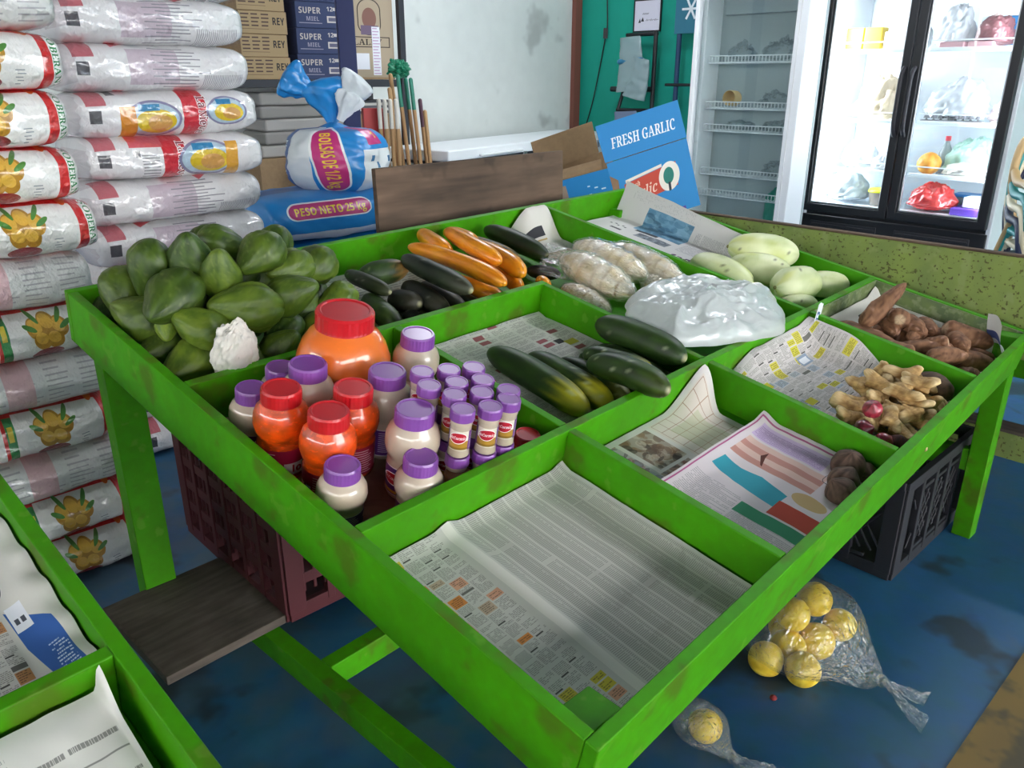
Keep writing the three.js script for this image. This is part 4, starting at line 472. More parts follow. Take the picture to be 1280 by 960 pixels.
const flourC = (k) => ctex(1024, 512, (x, w, h) => {
  const r = rng(20 + k); x.fillStyle = '#e9e7e9'; x.fillRect(0, 0, w, h);
  const pic = (cx, cy, s) => { x.fillStyle = '#8a86a8'; x.beginPath(); x.ellipse(cx, cy, 120 * s, 100 * s, 0, 0, 7); x.fill(); x.fillStyle = '#b9cfe0'; x.beginPath(); x.ellipse(cx, cy, 108 * s, 88 * s, 0, 0, 7); x.fill(); x.fillStyle = '#e3c22c'; x.beginPath(); x.ellipse(cx + 10 * s, cy + 10 * s, 84 * s, 64 * s, 0, 0, 7); x.fill(); x.fillStyle = '#d9a35a'; x.beginPath(); x.ellipse(cx + 24 * s, cy + 18 * s, 52 * s, 42 * s, 0, 0, 7); x.fill(); x.fillStyle = '#2f86b8'; x.fillRect(cx - 60 * s, cy - 80 * s, 90 * s, 34 * s); };
  const band = (X, wd) => { x.fillStyle = '#d2303e'; x.fillRect(X, 0, wd, h); x.save(); x.translate(X + wd * 0.68, h * 0.55); x.rotate(Math.PI / 2); x.textAlign = 'center'; x.font = 'bold 64px serif'; x.lineWidth = 8; x.strokeStyle = '#fff'; x.strokeText('La Nieve', 0, 0, 270); x.fillStyle = '#8a1626'; x.fillText('La Nieve', 0, 0, 270); x.restore(); };
  if (k === 0) { band(560, 130); pic(400, 290, 1.25); pic(810, 250, 1.0); x.fillStyle = '#e0902c'; x.fillRect(230, 200, 80, 230); x.fillStyle = '#77757a'; x.fillRect(190, 70, 44, 60); }
  else if (k === 1) { band(410, 120); pic(650, 270, 1.3); x.fillStyle = '#e0a43a'; x.fillRect(760, 160, 70, 240); x.fillStyle = '#d9606a'; x.fillRect(240, 40, 180, 140); x.fillStyle = '#3c3c40'; x.fillRect(270, 200, 24, 44); x.fillStyle = '#8f8f93'; for (let i = 0; i < 9; i++) x.fillRect(300, 230 + i * 20, 90, 7); }
  else { x.fillStyle = '#d9606a'; x.beginPath(); x.moveTo(k === 2 ? 600 : 240, 0); x.lineTo(k === 2 ? 880 : 560, 0); x.lineTo(k === 2 ? 640 : 270, 130); x.fill(); x.fillStyle = '#d0c0cc'; x.fillRect(330, 140, 260, 220); x.fillStyle = '#97949c'; for (let i = 0; i < 13; i++) x.fillRect(450 + (i % 2) * 60, 130 + i * 22, 180 + 70 * r(), 7); x.fillStyle = '#2e2d33'; x.font = 'italic bold 74px serif'; x.fillText('La Nieve', 330, 480); x.fillStyle = '#d2303e'; x.fillRect(270, 410, 54, 100); for (let i = 0; i < 22; i++) { x.fillStyle = '#aaa7ad'; x.fillRect(720 + i * 11, 300, 5, 90 + 60 * r()); } }
  x.fillStyle = '#c9707a'; x.fillRect(70, 60, 100, 130); x.fillStyle = '#55545a'; x.fillRect(80, 220, 60, 90);
});
const plasticWrap = { roughness: 0.38, clearcoat: 1, clearcoatRoughness: 0.12 };
const printed = (t) => phys('#ffffff', 0.38, { map: t, ...plasticWrap, bumpMap: wrinkle, bumpScale: 0.008 });
const mA = printed(flourA(false)), mAf = printed(flourA(true)), mB = printed(flourB), mC = [0, 1, 2, 3].map((k) => printed(flourC(k)));
const clearFlap = film({ roughness: 0.2, color: '#f2eef0' });
function flap(w, h, seed) { return surf(10, 14, (s, t) => [s * w * (1 + 0.2 * nz(t * 4, seed, 1)), (t - 0.5) * h * (1 - 0.25 * s), 0.02 * nz(s * 3, t * 6, seed) + 0.012 * Math.sin(t * 22 + seed) * s]); }
const pilA = [1, 2, 3].map((k) => frontUV(pillow(0.6, 0.138, 0.36, k * 5)));
const pilC = [1, 2, 3].map((k) => frontUV(pillow(0.64, 0.152, 0.40, k * 7 + 2, 0.06)));
const flapG = [1, 2, 3].map((k) => flap(0.06, 0.12, k * 3));
const ord = (k) => ['lowest', 'second', 'third', 'fourth', 'fifth', 'sixth', 'seventh', 'eighth', 'ninth', 'tenth', 'eleventh', 'twelfth', 'thirteenth', 'fourteenth', 'fifteenth', 'sixteenth'][k];
const S1 = V(-1.063, 0, -2.05), S2 = V(-1.37, 0, -2.638);
'AABABABAAAABBAAA'.split('').map((c, k) => [c, k]).forEach(([c, k]) => {
  const r = rng(k + 400), g = thing('flour_bundle', (c === 'A' ? 'red and green printed flour bundle, ' : 'grey-texted flour bundle with barcodes, ') + ord(k) + ' from the floor in the red-banded stack', 'flour bundle', c === 'A' ? 'red and green flour bundles' : 'grey text flour bundles');
  g.position.copy(S1).addScaledVector(A, -0.3 + 0.05 * (r() - 0.5)).addScaledVector(B, 0.18); g.position.y = 0.068 + k * 0.1305; g.rotation.set(0.02 * (r() - 0.5), YAW_A + 0.07 * (r() - 0.5), 0.02 * (r() - 0.5));
  obj('body', pilA[k % 3], c === 'A' ? (k === 6 ? mAf : mA) : mB, g); const f = obj('end_flap', flapG[k % 3], clearFlap, g); f.position.set(0.285, 0, 0.04);
});
[2, 3, 2, 3, 2, 3, 2, 1, 0, 3, 2, 3, 2].forEach((c, k) => {
  const r = rng(k + 500), g = thing('flour_bundle', c === 0 ? 'white flour bundle with two yellow oval pictures in the white stack' : c === 1 ? 'white flour bundle with one yellow oval picture in the white stack' : 'white flour bundle with pink corner, ' + ord(k) + ' from the floor in the white stack', 'flour bundle', c > 1 ? 'white flour bundles' : null);
  g.position.copy(S2).addScaledVector(A, 0.31 + 0.03 * (r() - 0.5)).addScaledVector(B, 0.2); g.position.y = 0.075 + k * 0.1435; g.rotation.set(0, YAW_A + 0.06 * (r() - 0.5), 0.03 * (r() - 0.5));
  obj('body', pilC[k % 3], mC[c], g); const f = obj('end_flap', flapG[(k + 1) % 3], clearFlap, g); f.position.set(0.305, -0.01, 0.02);
});
// blue sacks
const blueTex = ctex(1024, 512, (x, w, h) => { x.fillStyle = '#1f86cf'; x.fillRect(0, 0, w, h); x.fillStyle = '#1a5fa8'; x.fillRect(0, 0, w, 40); x.fillStyle = '#e6ebef'; x.fillRect(0, h - 180, w, 70); x.fillStyle = '#15509a'; x.fillRect(0, h - 110, w, 110); x.fillStyle = '#d9e4ec'; x.fillRect(0, h - 118, w, 8);
  const pill = (X, Y, W2, t) => { x.fillStyle = '#f0f0f0'; x.beginPath(); x.roundRect(X - 8, Y - 8, W2 + 16, 106, 50); x.fill(); x.fillStyle = '#c4317a'; x.beginPath(); x.roundRect(X, Y, W2, 90, 44); x.fill(); x.fillStyle = '#eccb3c'; x.font = 'bold 66px sans-serif'; x.textAlign = 'left'; x.fillText(t, X + 26, Y + 68, W2 - 50); };
  pill(120, 150, 430, 'PESO NETO 25 kg'); pill(690, 150, 330, '50 BOLSAS'); x.fillStyle = '#8fc0e0'; x.font = 'bold 60px sans-serif'; x.fillText('50 BOLSAS', 330, h - 40); });
const blueMat = phys('#ffffff', 0.4, { map: blueTex, clearcoat: 0.4, clearcoatRoughness: 0.25 });
const BP = V(-0.87, 0, -4.0);
for (let k = 0; k < 4; k++) { const m = obj('blue_sack', frontUV(pillow(1.0, 0.222, 0.5, k + 30, 0.06)), blueMat); tag(m, k === 3 ? 'topmost blue sack lying flat with a magenta weight pill under the tied sack' : 'blue sack lying hidden in the pile below the topmost one', 'sack', k === 3 ? null : 'blue sacks low in the pile'); m.position.copy(BP); m.position.y = 0.107 + k * 0.208; m.rotation.y = YAW_A + 0.05 * Math.sin(k * 2); }
{
  const g = thing('tied_sack', 'blue and white sack tied at the neck sitting on the flat blue sack', 'sack'); g.position.copy(BP).add(V(0.02, 0.812, 0.02)); g.rotation.y = 0.15; g.scale.setScalar(1.2);
  const t = ctex(1024, 512, (x, w, h) => { x.fillStyle = '#1f86cf'; x.fillRect(0, 0, w, h);
    x.fillStyle = '#dfe4e6'; x.fillRect(330, 60, 110, 420); x.fillRect(610, 200, 190, 300); x.fillStyle = '#15509a'; x.fillRect(190, 0, 140, h);
    x.save(); x.translate(500, 270); x.rotate(Math.PI / 2 - 0.1); x.fillStyle = '#f2f2f2'; x.beginPath(); x.roundRect(-210, -56, 420, 112, 40); x.fill(); x.fillStyle = '#c4317a'; x.beginPath(); x.roundRect(-202, -48, 404, 96, 36); x.fill(); x.fillStyle = '#eccb3c'; x.font = 'bold 62px sans-serif'; x.textAlign = 'center'; x.fillText('BOLSAS DE 1/2 kg', 0, 22, 370); x.restore();
    x.save(); x.translate(262, 250); x.rotate(Math.PI / 2); x.fillStyle = '#dfe9f2'; x.font = 'bold 58px sans-serif'; x.textAlign = 'center'; x.fillText('ESPECIAL', 20, 20, 260); x.restore();
    x.fillStyle = '#c4317a'; x.fillRect(640, 60, 80, 110); x.fillStyle = '#eccb3c'; x.font = 'bold 56px sans-serif'; x.fillText('1', 680, 130); x.fillStyle = '#3a6f9a'; for (let k = 0; k < 5; k++) x.fillRect(640 + k * 30, 240 + (k * 47) % 130, 14, 40); });
  const m = phys('#ffffff', 0.38, { map: t, clearcoat: 0.4, clearcoatRoughness: 0.25 });
  const body = surf(48, 72, (s, t2) => { const a = -t2 * Math.PI * 2 + 2.2, y = s, pr = Math.max(0, 1 - Math.abs(y * 2.05 - 0.95) ** 3.0) ** 0.5, neck = y > 0.86 ? lerp(0.5, 0.22, sm(0.86, 1, y)) : 1, k = Math.max(pr, 0.2) * neck * (1 + 0.10 * fbm(Math.cos(a) * 1.4, y * 3, Math.sin(a) * 1.4) - 0.06 * Math.abs(Math.sin(a * 6)) * sm(0.5, 0.95, y)); return [0.205 * k * Math.cos(a) * (s === 0 ? 0 : 1), y * 0.29, 0.165 * k * Math.sin(a) * (s === 0 ? 0 : 1)]; }, { closed: true, flip: true });
  { const u = body.attributes.uv; for (let i = 0; i < u.count; i++) { const a = u.getX(i), b = u.getY(i); u.setXY(i, b + 0.40, a); } }
  t.wrapS = THREE.RepeatWrapping;
  obj('body', body, m, g);
  const plain = phys('#1f86cf', 0.38, { clearcoat: 0.5, clearcoatRoughness: 0.2 }), pale = phys('#d8dfe4', 0.45, { clearcoat: 0.3 });
  const ruff = (x0, y0, z0, w, h, rz, seed, mat2, nm) => { const r = obj(nm, surf(26, 40, (s, t2) => { const a = -t2 * Math.PI * 2, k = lerp(0.25, 1, sm(0, 0.8, s)) * (1 + 0.25 * fbm(Math.cos(a) * 2 + seed, s * 3, Math.sin(a) * 2) + 0.12 * Math.sin(a * 7 + seed)); const cap = s > 0.85 ? Math.sqrt(Math.max(0, 1 - ((s - 0.85) / 0.15) ** 2)) : 1; return [w * k * cap * Math.cos(a), s * h, w * 0.6 * k * cap * Math.sin(a)]; }, { closed: true, flip: true }), mat2, g); r.position.set(x0, y0, z0); r.rotation.z = rz; return r; };
  ruff(0.0, 0.27, 0, 0.085, 0.17, 0.2, 2, plain, 'neck'); ruff(-0.05, 0.37, 0.01, 0.065, 0.15, 1.0, 5, plain, 'top_flap'); ruff(0.04, 0.34, 0.02, 0.065, 0.13, -0.7, 9, pale, 'top_flap'); ruff(0.03, 0.28, 0.04, 0.05, 0.12, -0.5, 13, pale, 'top_flap');
}

// ---------- shelf with cartons ----------
const SH = V(-1.62, 0, -5.65), shelfG = thing('storage_shelf', 'dark steel shelf rack loaded with cartons behind the blue post', 'shelf'); shelfG.position.copy(SH); shelfG.rotation.y = YAW_A - 0.06;
for (const x of [-0.55, 1.06]) for (const z of [0, -0.5]) obj('upright', box(0.045, 2.3, 0.045, x, 1.15, z), M.darksteel, shelfG);
for (const y of [0.3, 1.3, 2.2]) obj('shelf_board', box(1.62, 0.05, 0.5, 0.255, y, -0.25), M.darksteel, shelfG);
shelfG.updateMatrixWorld(true);
function onShelf(o, x, y, z, ry = 0) { o.position.copy(V(x, y, z).applyMatrix4(shelfG.matrixWorld)); o.rotation.y = shelfG.rotation.y + ry; return o; }
function carton(name, label, group, w, h, d, tex, mat = M.cardboard) { const g = thing(name, label, 'box', group); obj('carton', box(w, h, d, 0, h / 2, 0, 0.004), mat, g); if (tex) { const s = obj('printed_front', sheet(w * 0.97, h * 0.95), tex, g); s.position.set(0, h / 2, d / 2 + 0.0008); } return g; }
const reyT = std('#ffffff', 0.85, { map: ctex(512, 256, (x, w, h) => { const r = rng(3); x.fillStyle = '#a08a68'; x.fillRect(0, 0, w, h); x.fillStyle = '#4e3c3a'; for (let k = 0; k < 4; k++) for (let i = 0; i < 3; i++) x.fillRect(14 + i * 110, 24 + k * 44, 70 + 26 * r(), 16); x.fillStyle = '#26262c'; x.font = 'bold 120px sans-serif'; x.fillText('REY', 350, 150, 140); x.fillStyle = '#6d5844'; x.fillRect(10, 200, 300, 6); }) });
const supT = std('#ffffff', 0.8, { map: ctex(512, 256, (x, w, h) => { x.fillStyle = '#2f3a5c'; x.fillRect(0, 0, w, h); x.fillStyle = '#b0a8a2'; x.font = 'bold 88px sans-serif'; x.fillText('SUPER', 24, 110, 240); x.fillStyle = '#8d8a9a'; x.font = 'bold 60px sans-serif'; x.fillText('MIEL', 100, 185, 180); x.fillRect(24, 205, 250, 8); x.fillStyle = '#b8b2ae'; x.font = 'bold 64px sans-serif'; x.fillText('12', 330, 80); x.fillRect(400, 40, 100, 34); x.fillRect(330, 130, 170, 70); x.fillStyle = '#5a5a70'; x.fillRect(346, 146, 136, 38); }) });
const leyT = std('#ffffff', 0.85, { map: ctex(384, 768, (x, w, h) => { x.fillStyle = '#a59680'; x.fillRect(0, 0, w, h); x.strokeStyle = '#352c2a'; x.lineWidth = 8; x.beginPath(); x.roundRect(90, 100, 190, 300, 90); x.stroke(); x.fillStyle = '#7d5a50'; x.beginPath(); x.ellipse(185, 260, 60, 90, 0, 0, 7); x.fill(); x.fillStyle = '#6a5a70'; x.fillRect(110, 320, 150, 80); x.strokeRect(20, 420, 330, 84); x.fillStyle = '#2d2724'; x.font = 'bold 72px serif'; x.fillText('LALEY', 40, 488, 290); x.fillStyle = '#d9dbe2'; x.fillRect(60, 560, 110, 140); x.fillRect(200, 330, 70, 420); x.fillStyle = '#b79ab8'; for (let k = 0; k < 16; k++) x.fillRect(206, 340 + k * 26, 40 + (k * 13) % 22, 10); }) });
for (let k = 0; k < 5; k++) onShelf(carton('carton', 'brown carton stacked beside the navy cartons on the shelf', 'brown cartons on the shelf', 0.33, 0.138, 0.4, reyT), 0.03 - 0.012 * (k % 2), 1.326 + k * 0.139, -0.24, 0.02 * (k % 2));
for (let k = 0; k < 4; k++) onShelf(carton('carton', 'navy blue carton stacked between brown cartons on the shelf', 'navy cartons on the shelf', 0.36, 0.162, 0.4, supT, std('#2f3a5c', 0.8)), 0.43 + 0.006 * k, 1.326 + k * 0.163, -0.24);
onShelf(carton('carton', 'tall plain carton with an oval emblem behind the blue post', null, 0.38, 0.62, 0.4, leyT), 0.83, 1.326, -0.24);
// under the shelf
for (let k = 0; k < 5; k++) { const m = obj('paper_bale', box(0.62, 0.085, 0.36, 0, 0, 0, 0.02), std(k % 2 ? '#8f8d8a' : '#a8a6a2', 0.9)); tag(m, 'grey bale of wrapping paper stacked under the shelf', 'paper', 'grey paper bales'); onShelf(m, 0.25 + 0.02 * (k % 3), 0.86 + k * 0.0855, -0.25, 0.05 * (k % 2)); }
{ const c = carton('carton', 'large plain carton carrying the grey paper bales', null, 0.7, 0.49, 0.42, null); onShelf(c, 0.25, 0.327, -0.25); }
for (let k = 0; k < 5; k++) { const m = obj('folder', box(0.36, 0.018, 0.3), std(['#3a3c40', '#d6d6d4', '#55585e', '#c9c7c2', '#44464c'][k], 0.7)); tag(m, 'flat folder stacked at the right of the shelf', 'folder', 'folders under the shelf'); onShelf(m, 0.83, 1.10 + k * 0.0185, -0.22, 0.03 * k); }
onShelf(carton('carton', 'plain carton holding up the flat folders', null, 0.36, 0.76, 0.36, null), 0.83, 0.327, -0.24);
{ const m = obj('red_box', box(0.13, 0.36, 0.06), phys('#a82a2c', 0.5)); tag(m, 'tall red box standing in front of the shelf by the broomsticks', 'box'); m.position.set(-0.90, 0.975, -5.42); m.rotation.y = 0.4; }
{ const m = obj('wooden_crate', box(0.22, 0.79, 0.2, 0, 0.395, 0), M.wood); tag(m, 'upturned wooden crate under the red box', 'crate'); m.position.set(-0.90, 0, -5.42); m.rotation.y = 0.4; }
{ const m = obj('tool_handle', tube([V(-0.2, -0.02, 0), V(-0.08, 0.02, 0), V(0.06, 0.04, 0), V(0.2, 0.03, 0)], 0.028), std('#1f5e92', 0.4)); tag(m, 'blue curved tool handle beside the tied sack', 'tool'); onShelf(m, 0.33, 0.87, 0.03); m.position.add(V(0, 0, 0)); }
// broomsticks
function broomstick(x, z, top, lean, leanz, tip, label, group) {
  const g = thing('broomstick', label, 'broomstick', group); g.position.set(x - 0.06, 0, z + 0.12); g.rotation.z = lean; g.rotation.x = leanz;
  const L = top; obj('handle', rod(V(0, 0.01, 0), V(0, L * 0.86, 0), 0.0135, 10), std('#b08a5e', 0.6), g); obj('painted_end', rod(V(0, L * 0.86, 0), V(0, L, 0), 0.0138, 10), tip, g); obj('end_knob', new THREE.SphereGeometry(0.0138, 10, 8).translate(0, L, 0), tip, g); return g;
}
const tipG = phys('#1f7d66', 0.4), tipW = std('#d9d5ca', 0.6), tipN = std('#b58f63', 0.6);
[[-0.60, -5.72, 1.36, 0.105, tipN], [-0.565, -5.66, 1.35, 0.09, tipG], [-0.53, -5.72, 1.33, 0.085, tipG], [-0.49, -5.66, 1.33, 0.085, tipG], [-0.455, -5.70, 1.2, 0.08, std('#5a3a4a', 0.6)], [-0.43, -5.64, 1.13, 0.075, tipN], [-0.64, -5.64, 1.27, 0.08, tipN]].forEach(([x, z, h, l, t], k) => broomstick(x, z, h, l, -0.03, t, t === tipG ? 'broomstick with a green painted end leaning beside the freezer' : 'bare wooden broomstick leaning beside the freezer', t === tipG ? 'green-ended broomsticks' : 'bare broomsticks by the freezer'));
for (let k = 0; k < 4; k++) broomstick(-0.76 + k * 0.036, -5.47, 1.2, 0.02, 0, tipW, 'thin stick with a whitened end standing before the shelf', 'white-ended sticks');
{ const m = obj('plastic_bag', crumple(0.16, 0.12, 0.12, 21, 0.4, 0.2), phys('#14906a', 0.35, { transmission: 0.3, thickness: 0 })); tag(m, 'green plastic bag stuffed on the shelf end above the broomsticks', 'bag'); m.position.set(-0.78, 1.385, -5.92); }

// ---------- chest freezer ----------
{
  const g = thing('chest_freezer', 'long white chest freezer against the stained wall', 'freezer'), p = V(-0.424, 0, -5.517), q = V(0.905, 0, -7.546), L = p.distanceTo(q), ang = Math.atan2(-(q.z - p.z), q.x - p.x);
  g.position.copy(p); g.rotation.y = ang; const D = 0.58; const F = (n, lx, ly, lz, x, y, z, m = M.white) => obj(n, box(lx, ly, lz, x, y, z, 0.012), m, g);
  F('cabinet', L - 0.03, 0.74, D - 0.03, L / 2, 0.41, -D / 2); F('lid', L, 0.075, D, L / 2, 0.845, -D / 2); F('gasket', L - 0.04, 0.02, D - 0.04, L / 2, 0.795, -D / 2, M.darksteel);
  for (const x of [0.62, L - 0.5]) { F('handle', 0.55, 0.022, 0.03, x, 0.83, 0.016, M.offwhite); } F('lock', 0.05, 0.05, 0.012, 0.95, 0.79, 0.006, M.steel); F('lock', 0.05, 0.05, 0.012, L - 0.28, 0.79, 0.006, M.steel); F('seam_strip', 0.012, 0.075, 0.006, L - 0.36, 0.845, 0.002, M.darksteel);
  for (const x of [0.1, L - 0.1]) for (const z of [-0.08, -D + 0.08]) F('foot', 0.06, 0.045, 0.06, x, 0.022, z, M.black);
}
// plywood board standing behind the table
{ const m = obj('plywood_board', box(0.87, 1.08, 0.018), M.wood); tag(m, 'weathered brown plywood board standing behind the table', 'board'); const c = V(-0.40, 0, -2.42).addScaledVector(TU, 0.435); m.position.set(c.x, 0.545, c.z - 0.0); m.rotation.y = Math.atan2(-TU.z, TU.x); m.rotateX(-0.03); }
// garlic carton on a carton
{
  const gy = 0.62, G0 = V(0.50, 0, -3.60), sup = carton('carton', 'plain brown carton standing under the garlic box', null, 0.52, gy, 0.4, null); sup.position.set(0.64, 0, -3.90); sup.rotation.y = YAW_F + 0.25;
  const g = thing('garlic_box', 'torn blue garlic carton with its flaps standing up behind the table', 'box'); g.position.set(G0.x, gy, G0.z); const outer = (t) => std('#ffffff', 0.6, { map: t });
  const blue = '#1d84c6';
  const front = ctex(512, 320, (x, w, h) => { x.fillStyle = blue; x.fillRect(0, 0, w, h); x.save(); x.translate(250, 150); x.transform(1, -0.1, -0.12, 1, 0, 0); x.fillStyle = '#c4432f'; x.fillRect(-180, -50, 340, 110); x.fillStyle = '#e8e2d8'; x.fillRect(-170, -66, 240, 14); x.font = 'italic bold 66px serif'; x.fillStyle = '#e9cdb8'; x.fillText('garlic', -170, 44); x.font = 'italic bold 30px serif'; x.fillText('fresh', -160, -16); x.fillStyle = '#e9e4da'; x.beginPath(); x.ellipse(110, 4, 68, 66, 0, 0, 7); x.fill(); x.fillStyle = '#1a7a6e'; x.beginPath(); x.ellipse(106, 0, 34, 38, 0, 0, 7); x.fill(); x.fillStyle = '#22303a'; x.fillRect(98, 30, 16, 40); x.restore(); x.fillStyle = '#8a6a4e'; x.beginPath(); x.moveTo(0, 60); x.lineTo(46, 90); x.lineTo(30, 220); x.lineTo(0, 210); x.fill(); x.fillStyle = '#5a3f9a'; x.fillRect(120, 300, 300, 20); });
  const top = ctex(512, 160, (x, w, h) => { x.fillStyle = blue; x.fillRect(0, 0, w, h); x.fillStyle = '#eef3f6'; x.font = 'italic bold 62px serif'; x.fillText('FRESH GARLIC', 60, 112, 400); });
  const side = ctex(512, 320, (x, w, h) => { x.fillStyle = blue; x.fillRect(0, 0, w, h); x.fillStyle = '#cfe6f4'; for (let k = 0; k < 9; k++) x.fillRect(330 + (k % 3) * 50, 60 + k * 14, 20 + (k * 7) % 20, 7); x.fillRect(60, 110, 12, 110); x.fillStyle = '#a58f7e'; x.fillRect(110, 30, 60, 230); x.fillStyle = '#7d5a3c'; x.beginPath(); x.moveTo(180, 150); x.lineTo(260, 120); x.lineTo(300, 190); x.lineTo(190, 210); x.fill(); });
  // panel at the near corner: local frame with x running right along the front panel
  g.rotation.y = 0.1; g.rotation.z = 0.30; g.position.set(0.50, 0.70, -3.60); const W = 0.36, Dp = 0.30, Hb = 0.30;
  const panel = (nm, w, h, mat, x, y, z, ry, rx = 0) => { const p = new THREE.Group(); p.name = nm; g.add(p); p.position.set(x, y, z); p.rotation.set(0, ry, 0); p.rotateX(rx); const b = obj('board', box(w, h, 0.005, w / 2, h / 2, 0, 0.001), M.cardboard, p); if (mat) { const s = obj('print', sheet(w, h), mat, p); s.position.set(w / 2, h / 2, 0.0032); } return p; };
  panel('front_panel', W, Hb, outer(front), 0, 0, 0, -0.05); panel('raised_flap', W * 1.02, 0.16, outer(top), -0.005, Hb + 0.003, 0.0, -0.05, -0.16);
  panel('side_panel', Dp, Hb - 0.02, outer(side), -Dp * 0.94, 0, -0.10, -0.34); panel('torn_flap', Dp * 0.9, 0.06, null, -Dp * 0.92, Hb - 0.02, -0.10, -0.34, -0.9);
  panel('back_panel', W, Hb, null, -0.26, 0, -0.40, -0.05); panel('back_flap', W * 0.86, 0.15, null, -0.26, Hb - 0.0, -0.36, 0.1, 0.1); panel('side_panel', Dp, Hb, null, W - 0.02, 0, -0.01, 2.24);
  obj('bottom', box(0.5, 0.006, 0.36, 0.04, 0.003, -0.2, 0.001), M.cardboard, g);
}

// ---------- refrigerators ----------
const glass = film({ roughness: 0.02, ior: 1.45, color: '#f7fbfb' });
function shelfWire(w, d, n, m, parent, y, x = 0, z = 0) { const g = []; for (let i = 0; i <= n; i++) g.push(rod(V(x + w * i / n, y, z), V(x + w * i / n, y, z - d), 0.003, 5)); for (const zz of [0, -d / 2, -d]) g.push(rod(V(x, y - 0.005, z + zz), V(x + w, y - 0.005, z + zz), 0.004, 5)); for (let i = 0; i <= n; i++) g.push(rod(V(x + w * i / n, y, z), V(x + w * i / n, y + 0.035, z), 0.0028, 5)); g.push(rod(V(x, y + 0.035, z), V(x + w, y + 0.035, z), 0.0035, 5)); return obj('wire_shelf', g, m, parent); }
const inside = [];
function into(fr, o, x, y, z, ry = 0) { fr.updateMatrixWorld(true); o.position.copy(V(x, y, z).applyMatrix4(fr.matrixWorld)); o.rotation.y = fr.rotation.y + ry; return o; }
// white single-door cabinet, unlit
const wf = thing('glass_door_fridge', 'white unlit single-door glass refrigerator with nearly empty wire shelves', 'refrigerator'); wf.position.set(1.30, -0.16, -5.897); wf.rotation.y = YAW_F; wf.scale.setScalar(1.12);
{
  const W = 0.685, D = 0.18, Ht = 1.98, F = (n, lx, ly, lz, x, y, z, m = M.white, r = 0.006) => obj(n, box(lx, ly, lz, x, y, z, r), m, wf); const liner = std('#a3b0b2', 0.45);
  const y0 = 0.145, hh = Ht - y0, ym = (Ht + y0) / 2; F('side_wall', 0.035, hh, D, 0.0, ym, -D / 2); F('side_wall', 0.035, hh, D, W - 0.02, ym, -D / 2); F('back_wall', W, hh, 0.03, W / 2, ym, -D, liner); F('top_wall', W, 0.1, D, W / 2, Ht - 0.05, -D / 2); F('base', W, 0.28, D, W / 2, 0.285, -D / 2);
  F('inner_floor', W - 0.05, 0.02, D - 0.05, W / 2, 0.43, -D / 2, liner); F('evaporator_box', W - 0.12, 0.10, 0.12, W / 2, 1.74, -0.18, liner);
  const d = new THREE.Group(); d.name = 'door'; wf.add(d); const DF = (n, lx, ly, lz, x, y, z, m = M.white) => obj(n, box(lx, ly, lz, x, y, z, 0.006), m, d);
  DF('stile', 0.03, 1.58, 0.045, -0.02, 1.18, 0.03); DF('stile', 0.075, 1.58, 0.045, W - 0.025, 1.18, 0.03); DF('rail', W - 0.06, 0.09, 0.045, W / 2 - 0.02, 1.86, 0.03); DF('rail', W - 0.06, 0.07, 0.045, W / 2 - 0.02, 0.43, 0.03); DF('groove', 0.008, 1.5, 0.01, W - 0.035, 1.18, 0.05, M.offwhite);
  obj('glass_pane', box(W - 0.09, 1.36, 0.005, W / 2 - 0.03, 1.14, 0.035, 0), glass, d);
  for (const y of [1.424, 1.164, 1.031, 0.769, 0.639]) shelfWire(W - 0.1, D - 0.06, 26, std('#d9dee0', 0.4), wf, y, 0.035, -0.03);
}
const clearBag = film({ roughness: 0.22, color: '#eef2f3' });
[[0.20, 1.424, 0.2, 0.12], [0.45, 1.424, 0.26, 0.14], [0.46, 1.164, 0.28, 0.10], [0.22, 1.031, 0.26, 0.06], [0.46, 1.031, 0.2, 0.07], [0.50, 0.769, 0.2, 0.1]].forEach(([x, y, w, h], k) => { const m = obj('plastic_bag', crumple(w, h, 0.13, 60 + k * 4, 0.35, 0.2, 0.25, 40, 50), clearBag); tag(m, 'clear plastic bag slumped on a wire shelf of the white refrigerator', 'bag', 'clear bags in the white refrigerator'); into(wf, m, x, y + h * 0.22 + 0.004, -0.13); });
{ const m = obj('cup', lathe([[0, 0], [0.045, 0], [0.05, 0.01], [0.05, 0.09], [0.045, 0.09], [0.044, 0.012], [0, 0.012]], 28), std('#c9a96a', 0.6)); tag(m, 'beige cup lying on the wire shelf of the white refrigerator', 'cup'); into(wf, m, 0.19, 1.164 + 0.053, -0.12); m.rotateX(1.5); }
{ const m = obj('tub', crumple(0.2, 0.3, 0.16, 77, 0.12, 0.04, 0.6, 30, 40), std('#1f8a72', 0.5)); tag(m, 'teal bundle at the bottom of the white refrigerator', 'bag'); into(wf, m, 0.55, 0.555, -0.13); }
